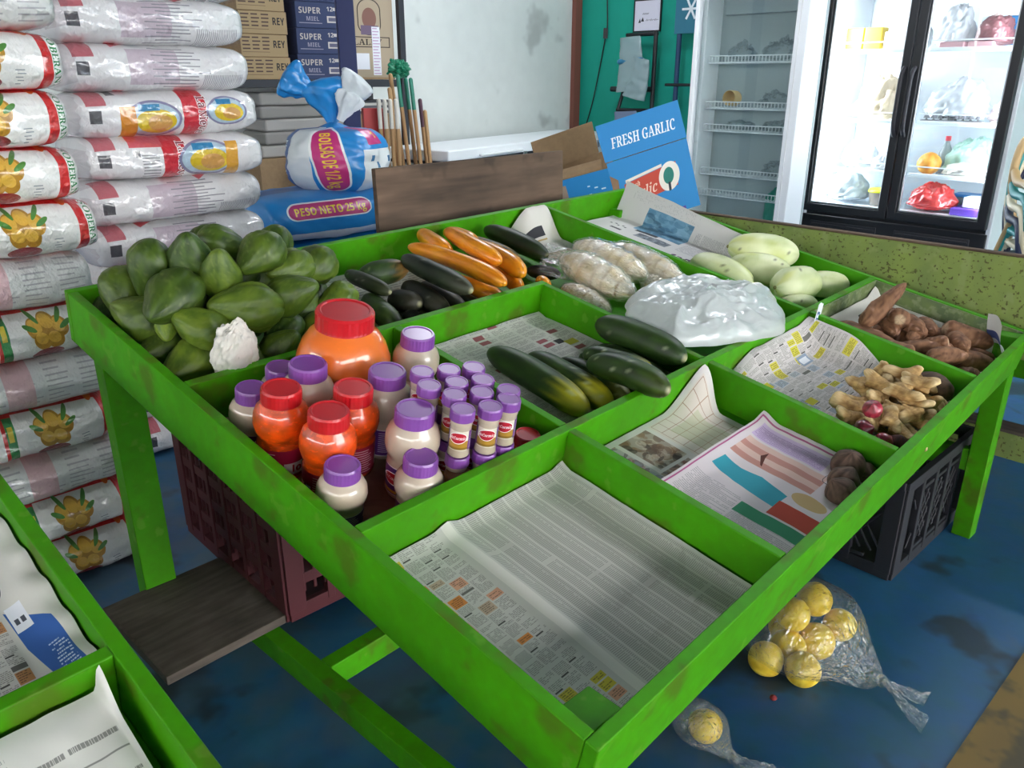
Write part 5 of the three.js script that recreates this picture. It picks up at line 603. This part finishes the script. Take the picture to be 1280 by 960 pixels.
// black double-door cabinet, lit inside
const bf = thing('double_door_fridge', 'black double-door glass refrigerator lit brightly inside', 'refrigerator'); bf.position.set(2.143, 0, -5.943); bf.rotation.y = YAW_F;
const BW = 1.25, BD = 0.66, BH = 2.05;
{
  const F = (n, lx, ly, lz, x, y, z, m = M.black, r = 0.006) => obj(n, box(lx, ly, lz, x, y, z, r), m, bf); const shell = std('#cfd6dc', 0.45), liner = std('#e6ebf2', 0.5);
  F('side_wall', 0.03, BH, BD, -0.0, BH / 2, -BD / 2, shell); F('side_wall', 0.03, BH, BD, BW, BH / 2, -BD / 2, shell); F('back_wall', BW, BH, 0.03, BW / 2, BH / 2, -BD, liner); F('top_wall', BW, 0.16, BD, BW / 2, BH - 0.08, -BD / 2, M.black); F('base', BW, 0.46, BD - 0.03, BW / 2, 0.23, -BD / 2 - 0.02);
  F('liner_side', 0.006, 1.4, BD - 0.06, 0.02, 1.18, -BD / 2, liner); F('liner_side', 0.006, 1.4, BD - 0.06, BW - 0.02, 1.18, -BD / 2, liner); F('inner_floor', BW - 0.03, 0.015, BD - 0.05, BW / 2, 0.483, -BD / 2, liner); F('kick_panel', BW, 0.30, 0.03, BW / 2, 0.26, 0.0);
  for (const x of [0.08, 0.68]) { F('grille_frame', 0.48, 0.16, 0.01, x + 0.24, 0.29, 0.02, M.blackplastic); for (let k = 0; k < 5; k++) F('grille_slat', 0.46, 0.012, 0.014, x + 0.24, 0.235 + k * 0.028, 0.026, M.blackplastic, 0.003); }
  for (const y of [1.50, 1.055, 0.72]) for (const x of [0.04, 0.66]) { obj('shelf', box(0.56, 0.008, BD - 0.16, x + 0.28, y, -0.36, 0.002), glass, bf); F('shelf_edge', 0.56, 0.028, 0.014, x + 0.28, y + 0.004, -0.125, M.white, 0.003); F('price_rail', 0.56, 0.008, 0.008, x + 0.28, y + 0.06, -0.125, M.white, 0.002); }
  for (const [x0, hs] of [[0.0, 1], [0.625, -1]]) {
    const d = new THREE.Group(); d.name = 'door'; bf.add(d); const DF = (n, lx, ly, lz, x, y, z, m = M.black) => obj(n, box(lx, ly, lz, x0 + x, y, z, 0.006), m, d), W = 0.622;
    DF('stile', 0.055, 1.56, 0.05, 0.03, 1.22, 0.03); DF('stile', 0.055, 1.56, 0.05, W - 0.03, 1.22, 0.03); DF('rail', W - 0.1, 0.055, 0.05, W / 2, 0.465, 0.03); DF('rail', W - 0.1, 0.08, 0.05, W / 2, 1.96, 0.03);
    for (const x of [0.064, W - 0.064]) DF('inner_trim', 0.014, 1.44, 0.02, x, 1.2, 0.022, M.steel); DF('inner_trim', W - 0.12, 0.014, 0.02, W / 2, 0.5, 0.022, M.steel);
    obj('glass_pane', box(W - 0.12, 1.44, 0.005, x0 + W / 2, 1.21, 0.025, 0), glass, d);
    const hx = hs > 0 ? W - 0.03 : 0.03; obj('handle', tube([V(x0 + hx, 0.98, 0.055), V(x0 + hx, 1.02, 0.09), V(x0 + hx, 1.2, 0.1), V(x0 + hx, 1.36, 0.09), V(x0 + hx, 1.4, 0.055)], 0.014), M.blackplastic, d);
  }
  // vertical light tubes at the two inner sides
  const glow = std('#ffffff', 0.4, { emissive: '#f0f5ff', emissiveIntensity: 2.2 });
  for (const [x, s] of [[0.075, 1], [BW - 0.075, -1]]) { obj('light_tube', box(0.022, 1.36, 0.022, x, 1.2, -0.07, 0.008), glow, bf); const L = new THREE.RectAreaLight('#eef4ff', s > 0 ? 13 : 3, 0.03, 1.36); L.position.set(x + s * 0.014, 1.2, -0.09); bf.add(L); bf.updateMatrixWorld(true); L.lookAt(V(x + s * 1, 1.2, -0.09 - 0.55).applyMatrix4(bf.matrixWorld)); L.name = 'tube_light'; }
}
// contents
const put = (o, label, cat, x, y, z, ry = 0, group) => { tag(o, label, cat, group); return into(bf, o, x, y, z, ry); };
const bag = (w, h, d, seed, mat, name = 'plastic_bag') => obj(name, crumple(w, h, d, seed, 0.18, 0.09, 0.25, 44, 60), mat);
const cl = (c, tr = 0.25, r = 0.35) => phys(mixc(hex(c), hex('#ffffff'), 0.2), r, { transmission: tr * 0.6, thickness: 0, clearcoat: 0.5, clearcoatRoughness: 0.2 });
const yb = (c1, c2) => std('#ffffff', 0.6, { map: ctex(128, 128, (x) => { x.fillStyle = c1; x.fillRect(0, 0, 128, 128); x.fillStyle = c2; x.fillRect(12, 30, 100, 40); x.fillStyle = '#8a5a20'; x.fillRect(20, 84, 80, 10); }) });
for (const [x, c] of [[0.12, 0], [0.185, 0]]) put(obj('yellow_packet', box(0.12, 0.15, 0.1, 0, 0.075, 0, 0.006), yb('#d9b820', '#e8d36a')), 'yellow packet on the top shelf behind the left door', 'packet', x + (x > 0.15 ? 0.06 : 0), 1.506, -0.24, 0, 'yellow packets in the black refrigerator');
put(obj('white_packet', box(0.15, 0.12, 0.1, 0, 0.06, 0, 0.006), yb('#dcd6dc', '#5a4a55')), 'white packet with a dark picture on the top shelf', 'packet', 0.40, 1.506, -0.24);
put(bag(0.14, 0.2, 0.2, 91, cl('#e6e8ea')), 'small white bag at the right end of the left top shelf', 'bag', 0.52, 1.55, -0.3);
[[0.36, 0.22, 0.22, '#cdb89a'], [0.26, 0.15, 0.2, '#d9cdb0'], [0.44, 0.14, 0.2, '#c2ab8c']].forEach(([x, w, h, c], k) => put(bag(w + 0.06, h + 0.08, 0.22, 95 + k * 3, phys(c, 0.6, { clearcoat: 0.5 }), 'root_bag'), 'bag of pale knobbly roots on the second left shelf', 'bag', x, 1.062 + (h + 0.08) * 0.2, -0.26 - 0.05 * k, 0, 'bags of pale roots'));
put(bag(0.36, 0.16, 0.3, 111, cl('#efeeea', 0.2)), 'flat white bag on the second left shelf', 'bag', 0.22, 1.062 + 0.035, -0.42);
put(bag(0.26, 0.2, 0.26, 114, cl('#eceff2', 0.3)), 'rounded white bag on the lowest left shelf', 'bag', 0.25, 0.727 + 0.045, -0.28); put(bag(0.18, 0.14, 0.2, 117, cl('#e2e4e8', 0.3)), 'small greyish bag on the lowest left shelf', 'bag', 0.45, 0.727 + 0.03, -0.24);
put(bag(0.30, 0.22, 0.3, 120, cl('#b9c2c6', 0.35)), 'large grey bag on the floor behind the left door', 'bag', 0.21, 0.493 + 0.05, -0.24);
{ const g = thing('tub', 'clear tub with a yellow lid behind the left door', 'tub'); obj('tub_body', lathe([[0, 0], [0.07, 0], [0.085, 0.1], [0.08, 0.1], [0.066, 0.006], [0, 0.006]], 30), phys('#a89a8c', 0.3, { transmission: 0.3, thickness: 0 }), g); obj('lid', lathe([[0, 0.12], [0.08, 0.118], [0.09, 0.1], [0.09, 0.092], [0.084, 0.092]], 30), std('#dbe01c', 0.4), g); into(bf, g, 0.47, 0.492, -0.2); }
put(bag(0.24, 0.26, 0.22, 123, cl('#e2e4ea', 0.3)), 'white bag with pink print on the right top shelf', 'bag', 0.74, 1.506 + 0.06, -0.28); put(bag(0.24, 0.2, 0.24, 126, phys('#7a4a4e', 0.45, { clearcoat: 0.5 }), 'meat_bag'), 'dark reddish bag on the right top shelf', 'bag', 0.98, 1.506 + 0.05, -0.26);
{ const m = obj('blue_packet', box(0.3, 0.2, 0.03, 0, 0.1, 0, 0.01), std('#2a86c8', 0.4)); put(m, 'blue packet standing at the back of the right top shelf', 'packet', 1.0, 1.506, -0.5); }
for (const x of [0.78, 0.95]) put(obj('meat_tray', box(0.15, 0.045, 0.16, 0, 0.023, 0, 0.01), phys('#d3a2a8', 0.4, { clearcoat: 0.6 })), 'pink wrapped meat tray at the front of the right top shelf', 'tray', x, 1.505, -0.15 - 0.06, 0, 'pink meat trays');
put(bag(0.42, 0.26, 0.3, 130, cl('#b3b7be', 0.25)), 'large grey bagged heap on the second right shelf', 'bag', 0.84, 1.062 + 0.06, -0.28);
{ const g = thing('egg_tray', 'stack of grey egg trays under the grey bag', 'egg tray'); for (let k = 0; k < 2; k++) { const cups = []; for (let i = 0; i < 8; i++) cups.push(new THREE.ConeGeometry(0.022, 0.035, 8).translate((i - 3.5) * 0.045, 0.018, 0)); const cs = obj('cup_row', cups, std('#77777c', 0.9), g); cs.position.set(0, k * 0.03, 0.0); } obj('tray', box(0.38, 0.02, 0.05, 0, 0.01, 0, 0.005), std('#77777c', 0.9), g); into(bf, g, 0.86, 1.06, -0.148); }
put(bag(0.16, 0.14, 0.2, 134, cl('#d8b9b9', 0.2)), 'pinkish bag at the end of the second right shelf', 'bag', 1.12, 1.062 + 0.032, -0.26);
put(bag(0.34, 0.24, 0.26, 138, cl('#9fd3bd', 0.35)), 'pale green plastic bag on the third right shelf', 'bag', 0.97, 0.727 + 0.055, -0.34); put(bag(0.28, 0.09, 0.14, 141, cl('#ddd8cc', 0.2)), 'flat whitish bag in front of the green bag', 'bag', 0.98, 0.727 + 0.02, -0.2);
{ const m = obj('papaya', bulb(3, '#d9852a', '#eab24a', 0.075, 0.95, 0.1), vegMat); put(m, 'round orange fruit on the third right shelf', 'fruit', 0.745, 0.727 + 0.07, -0.22); }
{ const g = thing('bottle', 'clear bottle with a red cap behind the orange fruit', 'bottle'); obj('bottle_body', lathe([[0, 0], [0.04, 0], [0.042, 0.01], [0.042, 0.14], [0.015, 0.2], [0.014, 0.22], [0, 0.22]], 24), phys('#c6cfcf', 0.15, { transmission: 0.6, thickness: 0 }), g); obj('cap', lathe([[0, 0.245], [0.017, 0.245], [0.018, 0.215], [0.014, 0.215]], 20), std('#d63a48', 0.4), g); into(bf, g, 0.79, 0.725, -0.36); }
put(bag(0.32, 0.18, 0.24, 145, phys('#d23a38', 0.3, { clearcoat: 0.6, clearcoatRoughness: 0.15 })), 'red plastic bag on the floor behind the right door', 'bag', 0.81, 0.493 + 0.045, -0.2);
{ const g = thing('tub', 'clear tub with a blue lid behind the right door', 'tub'); obj('tub_body', box(0.2, 0.09, 0.14, 0, 0.045, 0, 0.01), phys('#8ea0aa', 0.3, { transmission: 0.3, thickness: 0 }), g); obj('lid', box(0.21, 0.02, 0.15, 0, 0.1, 0, 0.006), std('#2a78b8', 0.4), g); into(bf, g, 0.99, 0.492, -0.4); }
put(obj('purple_tray', box(0.24, 0.05, 0.2, 0, 0.025, 0, 0.01), std('#5a3aa0', 0.4)), 'purple shallow tray on the floor behind the right door', 'tray', 1.085, 0.4915, -0.2);
put(obj('white_packet', box(0.15, 0.07, 0.14, 0, 0.035, 0, 0.01), std('#d2d6dc', 0.5)), 'white packet on the purple tray', 'packet', 1.10, 0.542, -0.2);

// ---------- things on the green wall ----------
const wallPt = (s, y, off) => CORNER.clone().addScaledVector(B, -s).addScaledVector(A, -off).setY(y);   // s metres from the wall corner
const wallObj = (o, s, y, off) => { o.position.copy(wallPt(s, y, off)); o.rotation.y = YAW_F; return o; };
{
  const g = thing('framed_notice', 'small white notice in a thin black frame on the green wall', 'sign'); wallObj(g, 0.845, 1.86, 0.02);
  for (const x of [-1, 1]) obj('frame_bar', box(0.012, 0.27, 0.015, x * 0.148, 0, 0), M.black, g); for (const y of [-1, 1]) obj('frame_bar', box(0.308, 0.012, 0.015, 0, y * 0.129, 0), M.black, g); obj('backing', box(0.29, 0.255, 0.006, 0, 0, -0.004, 0), M.black, g);
  const s = obj('sheet', sheet(0.285, 0.25), std('#ffffff', 0.6, { map: ctex(256, 256, (x, w, h) => { x.fillStyle = '#d9d7e6'; x.fillRect(0, 0, w, h); x.fillStyle = '#2e2c36'; x.beginPath(); x.moveTo(40, 186); x.lineTo(56, 150); x.lineTo(66, 186); x.fill(); x.beginPath(); x.moveTo(66, 176); x.lineTo(84, 140); x.lineTo(98, 176); x.fill(); x.strokeStyle = '#6a6878'; x.lineWidth = 3; x.beginPath(); for (let k = 0; k < 60; k++) x.lineTo(116 + k * 2.1, 166 + 9 * Math.sin(k * 0.9) * (0.5 + 0.5 * Math.sin(k * 0.31))); x.stroke(); x.beginPath(); for (let k = 0; k < 40; k++) x.lineTo(80 + k * 1.6, 112 + 6 * Math.sin(k * 0.8)); x.stroke(); }) }), g); s.position.z = 0.001;
}
{ const g = thing('hanging_cable', 'black cable with an inline plug hanging on the green wall', 'cable'); const p = [[0.345, 2.3], [0.365, 2.0], [0.375, 1.76], [0.36, 1.70], [0.30, 1.42], [0.22, 1.1], [0.15, 0.9]].map(([s, y]) => wallPt(s, y, 0.015)); obj('cord', tube(p, 0.006, 50, 6), M.black, g); const pl = obj('plug', box(0.04, 0.09, 0.035), M.black, g); pl.position.copy(wallPt(0.37, 1.73, 0.03)); }
{
  const g = thing('bag_rack', 'black metal rack hung with bundles of clear bags under the notice', 'rack'); wallObj(g, 0.90, 0, 0.12);
  const R2 = (a, b, r = 0.016) => obj('bar', rod(a, b, r, 8), M.black, g);
  R2(V(0.13, 0, 0), V(0.13, 1.72, 0), 0.02); R2(V(-0.2, 1.70, 0), V(0.15, 1.70, 0)); R2(V(-0.33, 1.24, 0.03), V(0.14, 1.24, 0), 0.024); R2(V(-0.2, 1.06, 0.1), V(0.14, 1.06, 0)); R2(V(-0.18, 1.06, 0.1), V(-0.18, 1.24, 0.03)); R2(V(-0.1, 0.01, 0.15), V(0.13, 0.3, 0)); obj('foot', box(0.5, 0.02, 0.3, 0, 0.01, 0.08), M.black, g);
}
function hangBag(w, h, seed, mat) { return surf(30, 24, (s, t) => { const a = -t * Math.PI * 2, k = 0.75 + 0.3 * s; return [w / 2 * k * Math.cos(a) + 0.06 * s * (1 - s), -s * h, (0.02 + 0.03 * s) * Math.sin(a) * (1 + 0.5 * nz(s * 5, Math.cos(a) * 2, seed)) + 0.015 * nz(s * 7, a, seed)]; }, { closed: true, flip: false }); }
const hangM = phys('#a9c2c6', 0.25, { transmission: 0.45, thickness: 0, clearcoat: 0.6, clearcoatRoughness: 0.15 }), hangB = phys('#8d9fbf', 0.25, { transmission: 0.4, thickness: 0, clearcoat: 0.6, clearcoatRoughness: 0.15 });
[[0.80, 1.68, 0.30, 0.46, hangM, 'bundle of clear bags with a blue band hanging under the notice'], [0.96, 1.50, 0.24, 0.34, hangM, 'second bundle of clear bags hanging behind the first'], [0.82, 1.05, 0.34, 0.42, hangB, 'bluish bundle of clear bags hanging low on the rack'], [1.10, 1.02, 0.38, 0.40, hangB, 'lilac bundle of clear bags hanging beside the white refrigerator']].forEach(([s, y, w, h, m, l], k) => { const g = thing('bag_bundle', l, 'bag'); wallObj(g, s, y, 0.2 + 0.02 * k); g.rotation.z = k === 1 ? -0.2 : 0.06; obj('sheets', hangBag(w, h, k * 9 + 2), m, g); if (k === 0) obj('band', box(w * 0.93, 0.045, 0.065, 0.01, -0.2, 0, 0.02), phys('#2f7fa8', 0.4, { transmission: 0.2, thickness: 0 }), g); });
{
  const g = thing('wire_stand', 'dark blue stand with a snowflake card half behind the white refrigerator', 'rack'); wallObj(g, 1.30, 0, 0.12); obj('bar', rod(V(-0.02, 0, 0), V(-0.02, 1.98, 0), 0.022, 8), std('#1a3a5e', 0.5), g); obj('bar', rod(V(-0.12, 1.28, 0.02), V(0.25, 1.28, 0.02), 0.012, 8), M.black, g); obj('bar', rod(V(0.2, 0, 0), V(0.2, 1.98, 0), 0.022, 8), std('#1a3a5e', 0.5), g); obj('foot', box(0.4, 0.02, 0.3, 0.08, 0.01, 0.06), M.black, g);
  const c = obj('card', box(0.32, 0.34, 0.01, 0.10, 1.86, 0.02, 0.002), std('#2a6f86', 0.6), g); const fl = []; for (let k = 0; k < 3; k++) { const b = box(0.18, 0.018, 0.004, 0, 0, 0, 0); b.rotateZ(k * Math.PI / 3); b.translate(0.10, 1.88, 0.028); fl.push(b); } obj('snowflake', fl, std('#dfe8ec', 0.6), c);
}
// ---------- stacked plastic chairs at the right ----------
function plasticChair(label, mat, y, k) {
  const g = thing('plastic_chair', label, 'chair'); g.position.set(2.87, y, -4.13); g.rotation.y = YAW_F + 0.55 + 0.02 * k;
  const slab = (w, h, d, x, yy, z, rx = 0) => { const b = box(w, h, d, 0, 0, 0, 0.01); b.rotateX(rx); b.translate(x, yy, z); return b; };
  obj('seat', slab(0.44, 0.025, 0.42, 0, 0.43, 0, 0.04), mat, g);
  for (const sx of [-1, 1]) { obj('leg', tube([V(sx * 0.2, 0.43, 0.18), V(sx * 0.235, 0.2, 0.215), V(sx * 0.25, 0.0, 0.235)], 0.02, 10, 8), mat, g); obj('leg', tube([V(sx * 0.2, 0.43, -0.19), V(sx * 0.23, 0.2, -0.24), V(sx * 0.24, 0.0, -0.27)], 0.02, 10, 8), mat, g);
    obj('arm', tube([V(sx * 0.23, 0.36, 0.2), V(sx * 0.265, 0.55, 0.2), V(sx * 0.265, 0.635, 0.12), V(sx * 0.26, 0.645, -0.06), V(sx * 0.225, 0.68, -0.22)], 0.022, 24, 8), mat, g); }
  obj('back_frame', tube([V(-0.2, 0.44, -0.19), V(-0.225, 0.7, -0.24), V(-0.17, 0.86, -0.28), V(0, 0.895, -0.295), V(0.17, 0.86, -0.28), V(0.225, 0.7, -0.24), V(0.2, 0.44, -0.19)], 0.022, 40, 8), mat, g);
  for (const x of [-0.12, -0.04, 0.04, 0.12]) obj('back_slat', tube([V(x * 0.8, 0.44, -0.2), V(x, 0.65, -0.235), V(x * 1.1, 0.87, -0.285)], 0.014, 12, 6), mat, g);
}
plasticChair('navy plastic chair at the bottom of the chair stack', std('#1a2444', 0.5), 0, 0); plasticChair('cream plastic chair low in the chair stack', std('#d8cdb0', 0.5), 0.062, 1); plasticChair('teal plastic chair in the middle of the stack', std('#1f8a8c', 0.45), 0.124, 2); plasticChair('tan plastic armchair on top of the stack', std('#b79a6c', 0.5), 0.186, 3);

// ---------- crates, bucket, fruit under and beside the table ----------
function crate(label, L, H, D, mat, cols, lattice) {
  const g = thing('plastic_crate', label, 'crate'); const t = 0.012;
  obj('bottom', box(L - 0.02, t, D - 0.02, 0, t / 2, 0), mat, g);
  for (const [len, horiz, off] of [[L, true, D / 2], [L, true, -D / 2], [D, false, L / 2], [D, false, -L / 2]]) {
    const bars = []; const add = (w, h, x, y, tk = t, rz = 0) => { const b = box(w, h, tk, 0, 0, 0, 0.002); if (rz) b.rotateZ(rz); b.translate(x, y, 0); bars.push(b); };
    add(len, 0.035, 0, H - 0.0175, t * 1.5); add(len, 0.04, 0, 0.02, t * 1.3); const n = Math.round(cols * len / L);
    for (let i = 0; i <= n; i++) add(i === 0 || i === n ? 0.045 : 0.02, H - 0.04, -len / 2 + 0.02 + (len - 0.04) * i / n, H / 2, t * 1.6);
    if (lattice) { const m0 = len * 0.27; for (let k = -7; k <= 7; k++) for (const s of [-1, 1]) { const x = k * 0.032; if (Math.abs(x) < m0) add(0.006, H * 0.62, x, H * 0.48, t * 0.5, s * 0.6); } add(m0 * 2.1, 0.012, 0, H * 0.8); add(m0 * 2.1, 0.012, 0, H * 0.16); }
    else { for (const yy of [0.30, 0.5, 0.70]) add(len, H * 0.085, 0, H * yy); for (let i = 0; i < n * 3; i++) add(0.008, H * 0.62, -len / 2 + 0.03 + (len - 0.06) * (i + 0.5) / (n * 3), H * 0.5, t * 0.7); }
    const s = obj('side_panel', bars, mat, g); if (horiz) s.position.z = off; else { s.rotation.y = Math.PI / 2; s.position.x = off; }
  }
  return g;
}
{ const c = crate('dark red plastic crate with slotted sides under the table', 0.56, 0.34, 0.40, std('#4a141d', 0.6), 6, false); c.rotation.y = YAW_F; c.position.copy(V(-0.52, 0.145, -1.545)).addScaledVector(B, 0.28).addScaledVector(A, 0.20); }
{ const c = crate('black plastic crate with lattice sides under the low table end', 0.53, 0.31, 0.36, M.blackplastic, 5, true); c.rotation.y = YAW_A; c.position.copy(V(1.071, 0.0, -1.919)).addScaledVector(A, 0.265).addScaledVector(B, 0.18); }
{ const g = thing('bucket', 'dark bucket with a pale metal rim inside the red crate', 'bucket'); g.position.copy(V(-0.52, 0.16, -1.545)).addScaledVector(B, 0.44).addScaledVector(A, 0.15); obj('wall', lathe([[0, 0], [0.085, 0], [0.11, 0.34], [0.105, 0.34], [0.08, 0.006], [0, 0.006]], 36), std('#3a3634', 0.6), g); const r = obj('rim', new THREE.TorusGeometry(0.111, 0.006, 8, 40), M.steel, g); r.rotation.x = Math.PI / 2; r.position.y = 0.34; }
// two wrapped bundles on the floor behind the leg
// yellow fruit in knotted clear bags
const fruitMat = vcol(0.45, { clearcoat: 0.3, clearcoatRoughness: 0.3 });
const fruits = [[0.778, 0.115, -1.675, 0.043], [0.848, 0.060, -1.640, 0.040], [0.676, 0.044, -1.565, 0.043], [0.765, 0.045, -1.590, 0.044], [0.688, 0.041, -1.478, 0.041], [0.600, 0.042, -1.520, 0.041], [0.700, 0.044, -1.655, 0.043], [0.690, 0.118, -1.600, 0.041]];
const fg = [1, 2].map((k) => bulb(k * 7, '#d9b21e', '#efd24a', 1, 1, 0.12));
fruits.forEach(([x, y, z, r], k) => { const m = obj('yellow_fruit', fg[k % 2], fruitMat); m.scale.setScalar(r); m.position.set(0.70 + (x - 0.71) * 0.86, Math.max(y, r), -1.60 + (z + 1.59) * 0.86); m.rotation.set(k, k * 2, 0.5 * k); tag(m, 'yellow fruit inside the larger knotted clear bag', 'fruit', 'yellow fruit in the larger bag'); });
function fruitBag(label, c, rx, ry, rz, yaw) {
  const g = thing('clear_bag', label, 'bag'); g.position.copy(c); g.rotation.y = yaw; const f = phys('#f6f8f8', 0.07, { transmission: 0.93, thickness: 0, ior: 1.65, bumpMap: crinkle, bumpScale: 0.012 });
  obj('pouch', surf(50, 70, (s, t) => { const a = s * Math.PI, b = -t * Math.PI * 2, x = Math.cos(a), w = Math.sin(a) * (1 - 0.3 * sm(0.4, 1, x)), y = w * Math.sin(b), z = w * Math.cos(b); const k = 1 + 0.04 * nz(x * 3, y * 3, z * 3) + 0.02 * Math.sin(b * 16 + 3 * x) * sm(0.0, 0.8, x) ; return [x * rx * (1 + 0.2 * Math.max(0, x) ** 4), Math.max(-ry + 0.004, y * ry * 1.06 * k - 0.6 * ry * sm(0.55, 1, x)), z * rz * k]; }, { closed: true }), f, g);
  obj('knot', new THREE.TorusKnotGeometry(0.009, 0.004, 40, 6).translate(rx * 1.2, -ry * 0.6, 0), f, g);
  for (const s of [-1, 1]) obj('tail', surf(24, 20, (q, t) => { const w = 0.012 + 0.05 * q; return [rx * 1.2 + q * (s > 0 ? 0.11 : 0.09), -ry * 0.6 + (-(ry * 0.4) + 0.008) * Math.min(1, q * 1.4) + 0.012 * Math.abs(nz(q * 5, t * 6, s)), s * (q * 0.045) + (t - 0.5) * w + 0.008 * nz(q * 7, t * 4, s + 3)]; }), f, g);
  return g;
}
fruitBag('larger knotted clear bag of yellow fruit on the blue floor', V(0.705, 0.092, -1.60), 0.165, 0.091, 0.165, -0.72);
{ const m = obj('yellow_fruit', fg[0], fruitMat); m.scale.setScalar(0.036); m.position.set(0.415, 0.036, -1.335); tag(m, 'single yellow fruit in the smaller clear bag', 'fruit'); fruitBag('smaller clear bag with one yellow fruit, half under the table', V(0.405, 0.041, -1.335), 0.07, 0.04, 0.055, -0.9); }
{ const m = obj('red_scrap', bulb(3, '#6a1a1c', '#8d2a2a', 0.008, 0.8, 0.5), dullVeg); m.position.set(0.60, 0.007, -1.45); tag(m, 'tiny dark red berry on the floor by the fruit bag', 'berry'); }
renderer.render(scene, camera);
